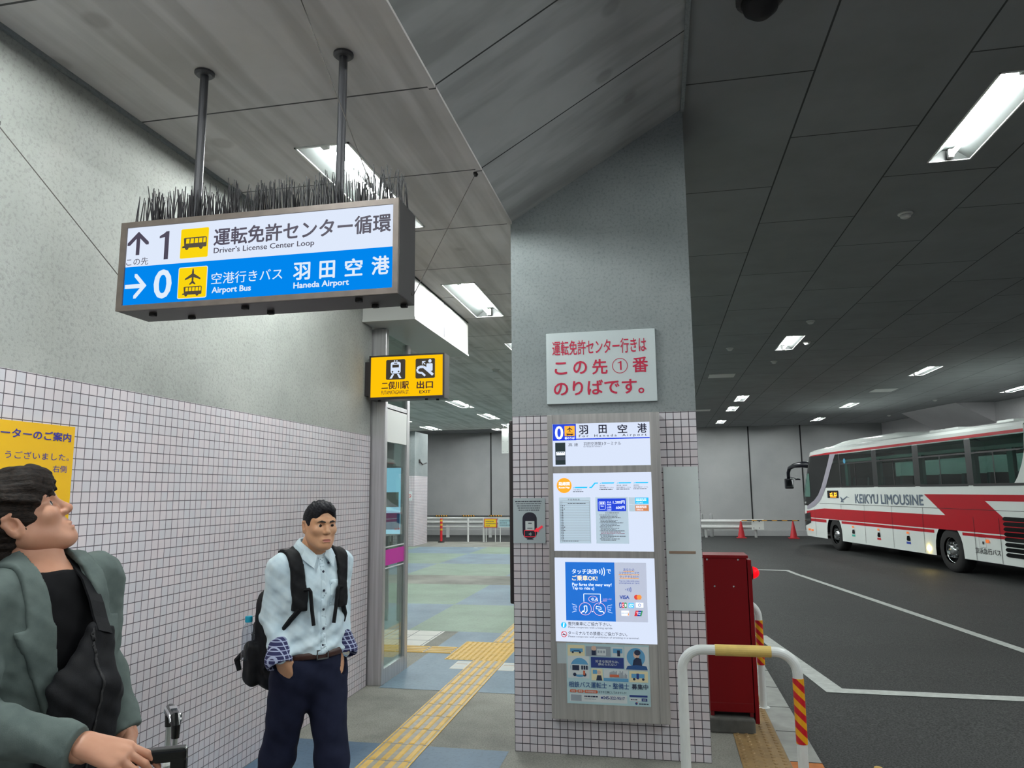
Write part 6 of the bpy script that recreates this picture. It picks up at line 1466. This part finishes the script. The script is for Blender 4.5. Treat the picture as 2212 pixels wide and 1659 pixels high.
# ================================================================== man in the blazer, looking up at the sign
AO = (-1.62, 1.70, 0)
AX = frame(AO, -8)
pa = thing('person', AO, 'man in grey-green blazer and black T-shirt looking up, holding a suitcase handle', 'person')
J = dict(Rsh=(.178, 0, 1.440), Lsh=(-.160, -.01, 1.462), Rel=(.245, .10, 1.20), Lel=(-.205, -.02, 1.22), Rwr=(.159, .36, 1.137), Lwr=(-.205, .105, 1.035), Rhip=(.09, 0, .90), Lhip=(-.09, 0, .90), Rkn=(.10, .03, .5), Lkn=(-.10, .05, .5), Ran=(.11, -.02, .09), Lan=(-.11, .0, .09))
HA = headframe(AX((-.005+.040, -.035-.028, 1.634)), 40, 30, 0)
hp = face_prims(slit=.0058)
Vh, Fh = solid(hp, .0030); mh = face_mats(Vh, Fh); parts = [(HA(Vh), Fh, mh)]
nk = [rc((0, 0, 0), (0, 0, .001), .001)]
ha0 = HA((0, -.02, -.045)); inv = lambda p: np.array([ (np.array(p)-np.array(AO))@np.array([math.sin(math.radians(-8)), -math.cos(math.radians(-8)), 0]), (np.array(p)-np.array(AO))@np.array([math.cos(math.radians(-8)), math.sin(math.radians(-8)), 0]), p[2]])
h0 = inv(ha0); hj = inv(HA((0, .03, -.075)))
tor = [el((0, 0, 1.31), (.16, .10, .20), .05), el((0, .0, 1.08), (.148, .10, .18), .06), el((0, 0, .92), (.155, .105, .11), .05), rc(J['Rsh'], J['Lsh'], .060, None, .05), rc((0, -.02, 1.45), h0, .062, .056, .03), rc((0, .015, 1.47), hj, .045, .035, .03)]
leg = []
for k in 'RL':
    leg += [rc(J[k+'hip'], J[k+'kn'], .085, .056, .04), rc(J[k+'kn'], J[k+'an'], .054, .038, .03)]
    tor += [rc(J[k+'sh'], J[k+'el'], .050, .041, .03), rc(J[k+'el'], J[k+'wr'], .041, .029, .02)]
Vt, Ft = solid(tor+leg, .0095); parts.append((AX(Vt), Ft, 0))
# right hand closed round the handle bar; left hand hanging
GR0, GR1 = np.array((-1.275, 1.535, 1.096)), np.array((-1.108, 1.622, 1.096))     # axis of the grip
gd = (GR1-GR0)/np.linalg.norm(GR1-GR0)
hv, hf = solid(hand_prims([(.30, .40, .25), (.42, .50, .30), (.50, .60, .35), (.52, .66, .40)], .06, ((.032, .030, -.022), (.040, .058, -.036), (.036, .082, -.046))), .0030)
wr = AX(np.array(J['Rwr']))+np.array((0, .0, .012)); fd = np.array((.90, .32, -.32)); X_ = axes(wr, fd, (.20, -.42, .88)); parts.append((X_(hv, -1), hf[:, ::-1], 0))
hv, hf = solid(hand_prims([.3, .35, .4, .45], .03), .0042)
wl = AX(np.array(J['Lwr'])); X_ = axes(wl, AX((.0, .25, -1))-np.array(AO), AX((-.9, .4, .1))-np.array(AO)); parts.append((X_(hv), hf, 0))
V_, F_, M_ = join_meshes(parts); sdf_part('body', pa, V_, F_, None, None, M_.tolist(), ['skin_a', 'lips'])
make_eyes(pa, HA, (.02, 1, .12)); brows(pa, HA, .0)
hb = [el((0, -.014, .034), (.090, .116, .108), .02), el((0, .055, .075), (.066, .058, .052), .03), el((0, -.07, -.03), (.074, .055, .075), .03), rbox((0, .145, -.070), (.10, .088, .096), .03, .010, 's'), el((0, .135, .0), (.05, .05, .045), .012, 's'), el((0, .055, -.15), (.12, .10, .115), .012, 's')]
for s in (1, -1): hb += [el((.098*s, -.012, -.024), (.034, .026, .040), .006, 's'), el((.085*s, .085, -.045), (.04, .042, .050), .008, 's')]
G_ = grid_of(hb, .0032); F = G_.apply(G_.new(), hb); Pp = G_.pts((slice(None),)*3)
F += wob(Pp, 55, .0055, 2)+wob(Pp, 130, .0028, 7); Vq, Fq = G_.mesh(F); sdf_part('hair', pa, Vq, Fq, 'hair_brown', HA)
# T-shirt
ts = [el((0, .002, 1.30), (.17, .112, .205), .05), el((0, .004, 1.06), (.158, .112, .2), .06), rc(J['Rsh'], J['Lsh'], .066, None, .05), rc((0, -.02, 1.45), (0, -.02, 1.50), .075, .068, .03), rbox((0, .07, 1.585), (.3, .3, .075), .02, .008, 's', (.22, 'X'))]
G_ = grid_of(ts, .0075); F = G_.apply(G_.new(), ts); F += wob(G_.pts((slice(None),)*3), 38, .003, 3); Vq, Fq = G_.mesh(F); sdf_part('t_shirt', pa, Vq, Fq, 'tee_black', AX)
# blazer: a shell open at the front
bz = [el((0, -.003, 1.31), (.198, .132, .215), .05), el((0, .0, 1.06), (.188, .130, .22), .06), el((0, .0, .86), (.200, .138, .16), .06), rc(J['Rsh'], J['Lsh'], .074, None, .05), rc((0, -.045, 1.45), (0, -.05, 1.50), .092, .074, .04)]
for k in 'RL': bz += [rc(J[k+'sh'], J[k+'el'], .073, .061, .03), rc(J[k+'el'], J[k+'wr'], .061, .047, .02)]
G_ = grid_of(bz, .0065); F = G_.apply(G_.new(), bz); Pp = G_.pts((slice(None),)*3)
F += wob(Pp, 30, .004, 2)+wob(Pp, 62, .0024, 5)
for k in 'RL':                                  # creases round the elbows
    e = np.array(J[k+'el']); d = np.exp(-((Pp-e)**2).sum(-1)/.012); F += d*.005*np.sin(120*(Pp[..., 2]*.8+Pp[..., 1]*.5))
zz = Pp[..., 2]; half = np.interp(zz, [.7, .95, 1.1, 1.3, 1.45, 1.52], [.105, .098, .090, .080, .064, .060])
ctr = lambda z: np.interp(z, [.8, 1.0, 1.2, 1.40, 1.52], [-.065, -.065, -.05, -.008, .004])
opening = np.maximum(np.abs(Pp[..., 0]-ctr(zz))-half, -(Pp[..., 1]-.02))
inner = el((0, 0, 1.2), (.001, .001, .001))
wrist = np.full(F.shape, -1., np.float32)
for k in 'RL':
    e, w = np.array(J[k+'el']), np.array(J[k+'wr']); d = (w-e)/np.linalg.norm(w-e); near = ((Pp-w)**2).sum(-1) < .03; wrist = np.where(near & ((Pp-w)@d > -.1), (Pp-w)@d+.012, wrist)
arm = np.minimum.reduce([rc(J[k+'sh'], J[k+'el'], .079, .066)[2](Pp) for k in 'RL']+[rc(J[k+'el'], J[k+'wr'], .066, .05)[2](Pp) for k in 'RL'])
cut = np.where(arm < .012, -1, -smin(-(-opening), -(.0*zz-1), 0))
D = np.maximum(F, np.where((arm < .012) & (np.abs(Pp[..., 0]) > .10), -1, -opening)); D = np.maximum(D, wrist); D = np.maximum(D, .80-zz-.2*(arm < .01))
D = np.maximum(D, -(rbox((0, .09, 1.60), (.075, .16, .115), .04)[2](Pp)))
Vq, Fq = G_.mesh(D.astype(np.float32)); sdf_part('blazer', pa, Vq, Fq, 'blazer_green', AX)
for s in (1, -1):                               # lapels lie on the blazer along the opening
    def reg(P, s=s):
        z = P[..., 2]; h = np.interp(z, [.7, .95, 1.1, 1.3, 1.45, 1.52], [.105, .098, .090, .080, .064, .060]); w = np.interp(z, [1.06, 1.12, 1.28, 1.37, 1.372, 1.54], [.004, .02, .062, .085, .055, .05])
        x_ = (P[..., 0]-ctr(z))*s; return np.maximum(np.maximum(np.maximum(np.abs(x_-h-w/2)-w/2, -(P[..., 1]-.0+.06*(z > 1.45))), P[..., 1]-.175), np.maximum(1.07-z, z-1.56))
    band_mesh(G_, F, .011, reg, 'lapel', pa, 'blazer_green', AX, -.004)
mb = MB()
tr = [el((0, 0, .92), (.165, .115, .10), .04)]
for k in 'RL': tr += [rc(J[k+'hip'], J[k+'kn'], .10, .078, .045), rc(J[k+'kn'], J[k+'an'], .076, .06, .03)]
G_ = grid_of(tr, .010); F = G_.apply(G_.new(), tr); F += wob(G_.pts((slice(None),)*3), 26, .004, 4); Vq, Fq = G_.mesh(F); sdf_part('trousers', pa, Vq, Fq, 'trousers_dark', AX)
for k, s in (('R', 1), ('L', -1)):
    a = np.array(J[k+'an']); Vq, Fq = solid([rc((a[0], a[1]-.03, .045), (a[0]+.012*s, a[1]+.13, .035), .042, .036, .03), el((a[0], a[1]-.005, .07), (.04, .055, .05), .02), rbox((0, 0, -.05), (2, 2, .052), .001, .002, 's')], .007); sdf_part('shoe', pa, Vq, Fq, 'shoe_black', AX)
# sling bag across the chest
sl = thing('sling_bag', tuple(AX((.0, .17, 1.15))), 'black sling bag worn across the chest of the man in the blazer', 'bag')
sb = [rc((-.050, .150, 1.335), (-.012, .160, 1.20), .034, .085, .03, ((0, 1, 0), 1.6)), rc((-.012, .160, 1.20), (.012, .165, 1.04), .088, .092, .03, ((0, 1, 0), 1.5)), rbox((.0, .200, 1.12), (.062, .03, .13), .028, .02, 'u', (-.2, 'Y'))]
G_ = grid_of(sb, .0055); F = G_.apply(G_.new(), sb); Pp = G_.pts((slice(None),)*3); F += wob(Pp, 48, .005, 5)+.003*np.sin(95*(Pp[..., 0]+.35*Pp[..., 2])); Vq, Fq = G_.mesh(F); sdf_part('bag_body', sl, Vq, Fq, 'bag_black', AX)
ca, sa = math.cos(-.16), math.sin(-.16)
band_mesh(G_, F, .005, lambda P: np.maximum(np.abs((P[..., 0]+.005)*ca-(P[..., 2]-1.135)*sa-.022)-.005, -(P[..., 1]-.16)), 'zip_line', sl, 'black_gap', AX, -.002)
mb = MB()
def rib(P_, w, mat):
    vs = []
    for p in P_:
        q = np.array(p); vs += [AX(q+[w, 0, w*.35]), AX(q-[w, 0, w*.35]), AX(q+[w, .008, w*.35]), AX(q-[w, -.008, w*.35])]
    n = len(P_); fs = []
    for i in range(n-1):
        a, b = 4*i, 4*i+4; fs += [(a+2, a+3, b+3, b+2), (a, b, b+1, a+1), (a, a+2, b+2, b), (a+1, b+1, b+3, a+3)]
    mb.add(vs, fs, mat)
rib([(-.050, .165, 1.345), (-.054, .140, 1.38), (-.058, .118, 1.42), (-.064, .080, 1.47), (-.07, .01, 1.522), (-.075, -.06, 1.53)], .022, 'bag_black'); mb.build('shoulder_strap', sl)
mb = MB(); rib([(.06, .17, 1.01), (.105, .125, .98), (.15, .06, .97)], .018, 'bag_black'); mb.build('lower_strap', sl)
# ------------------------------------------------------------------ two suitcases
plain('case_black', (26, 27, 30), .35); plain('case_grey', (64, 66, 70), .4); plain('handle_black', (14, 16, 16), .2); plain('pole_alu', (190, 198, 196), .3, .9)
def suitcase(org, ax_, g0, g1, z_top, mat, label, w, hgt):
    """shell, wheels, telescopic poles and grip; ax_ = direction along the grip"""
    t = thing('suitcase', (*org, 0), label, 'suitcase'); a = Vector((*ax_, 0)).normalized(); n = Vector((-a.y, a.x, 0)); o = Vector((*org, 0))
    P = lambda x, y, z: tuple(o+a*x+n*y+Vector((0, 0, z)))
    mb = MB(); mb.box(-w/2, w/2, -.12, .12, .06, hgt, mat, P); mb.build('shell', t, bevel=.03, seg=4, smooth=True)
    for i in range(4):
        mb = MB(); x = -w/2+w*(i+.6)/4.2; mb.box(x-.012, x+.012, -.126, .126, .1, hgt-.04, mat, P); mb.build('rib', t, bevel=.005)
    for sx in (-1, 1):
        for sy in (-1, 1):
            mb = MB(); c = P(sx*(w/2-.045), sy*.085, .028); mb.lathe([(.028, -.012), (.028, .012)], 'tyre', c, 16, 'x'); wq = mb.build('wheel', t)
            mb = MB(); mb.box(sx*(w/2-.045)-.02, sx*(w/2-.045)+.02, sy*.085-.02, sy*.085+.02, .03, .065, 'handle_black', P); mb.build('wheel_fork', t)
    return t, P
# the near one, in his hand
gm = (GR0+GR1)/2
t, P = suitcase((gm[0]-.005, gm[1]-.002), gd[:2], None, None, 1.12, 'case_black', 'black suitcase whose grip the man in the blazer holds, mostly below the frame', .42, .66)
for sx in (-.078, .078):
    mb = MB(); mb.tube([P(sx, 0, .64), P(sx, 0, 1.075)], .0085, 'pole_alu', 10); mb.build('telescopic_pole', t)
mb = MB(); mb.box(-.095, .095, -.016, .016, 1.086, 1.116, 'handle_black', P); h_ = mb.build('grip', t, bevel=.008, seg=3)
for sx in (-.078, .078):
    mb = MB(); mb.box(sx-.018, sx+.018, -.015, .015, 1.055, 1.095, 'handle_black', P); mb.build('grip_end', h_, bevel=.006)
c0 = np.array((-1.758, 2.44)); c1 = np.array((-1.63, 2.308)); cm = (c0+c1)/2; ad = c1-c0
t, P = suitcase(tuple(cm), tuple(ad), None, None, .95, 'case_grey', 'suitcase with black and silver telescopic handle standing by the tiled wall behind the blazer man', .40, .60)
for sx in (-.075, .075):
    mb = MB(); mb.tube([P(sx, 0, .58), P(sx, 0, .76)], .0115, 'pole_alu', 10); q = mb.build('telescopic_pole', t)
    mb = MB(); mb.tube([P(sx, 0, .76), P(sx, 0, .90)], .009, 'pole_alu', 10); mb.build('inner_pole', q)
    mb = MB(); mb.tube([P(sx, 0, .755), P(sx, 0, .765)], .0135, 'lamp_housing', 12); mb.build('pole_ring', q)
mb = MB(); mb.tube([P(-.076, 0, .885), P(-.076, 0, .925), P(-.06, 0, .945), P(.06, 0, .945), P(.076, 0, .925), P(.076, 0, .885)], [.013, .015, .019, .019, .015, .013], 'handle_black', 12); h_ = mb.build('grip', t)
mb = MB()
for sy in (-.016, .016): mb.tube([P(-.07, sy, .935), P(-.055, sy, .953), P(.055, sy, .953), P(.07, sy, .935)], .005, 'chrome', 8)
mb.box(-.018, .018, -.01, .01, .961, .967, 'chrome', P); mb.build('silver_trim', h_)
# ------------------------------------------------------------------ end: tidy helper properties
for o in bpy.data.objects:
    if '_org' in o: del o['_org']
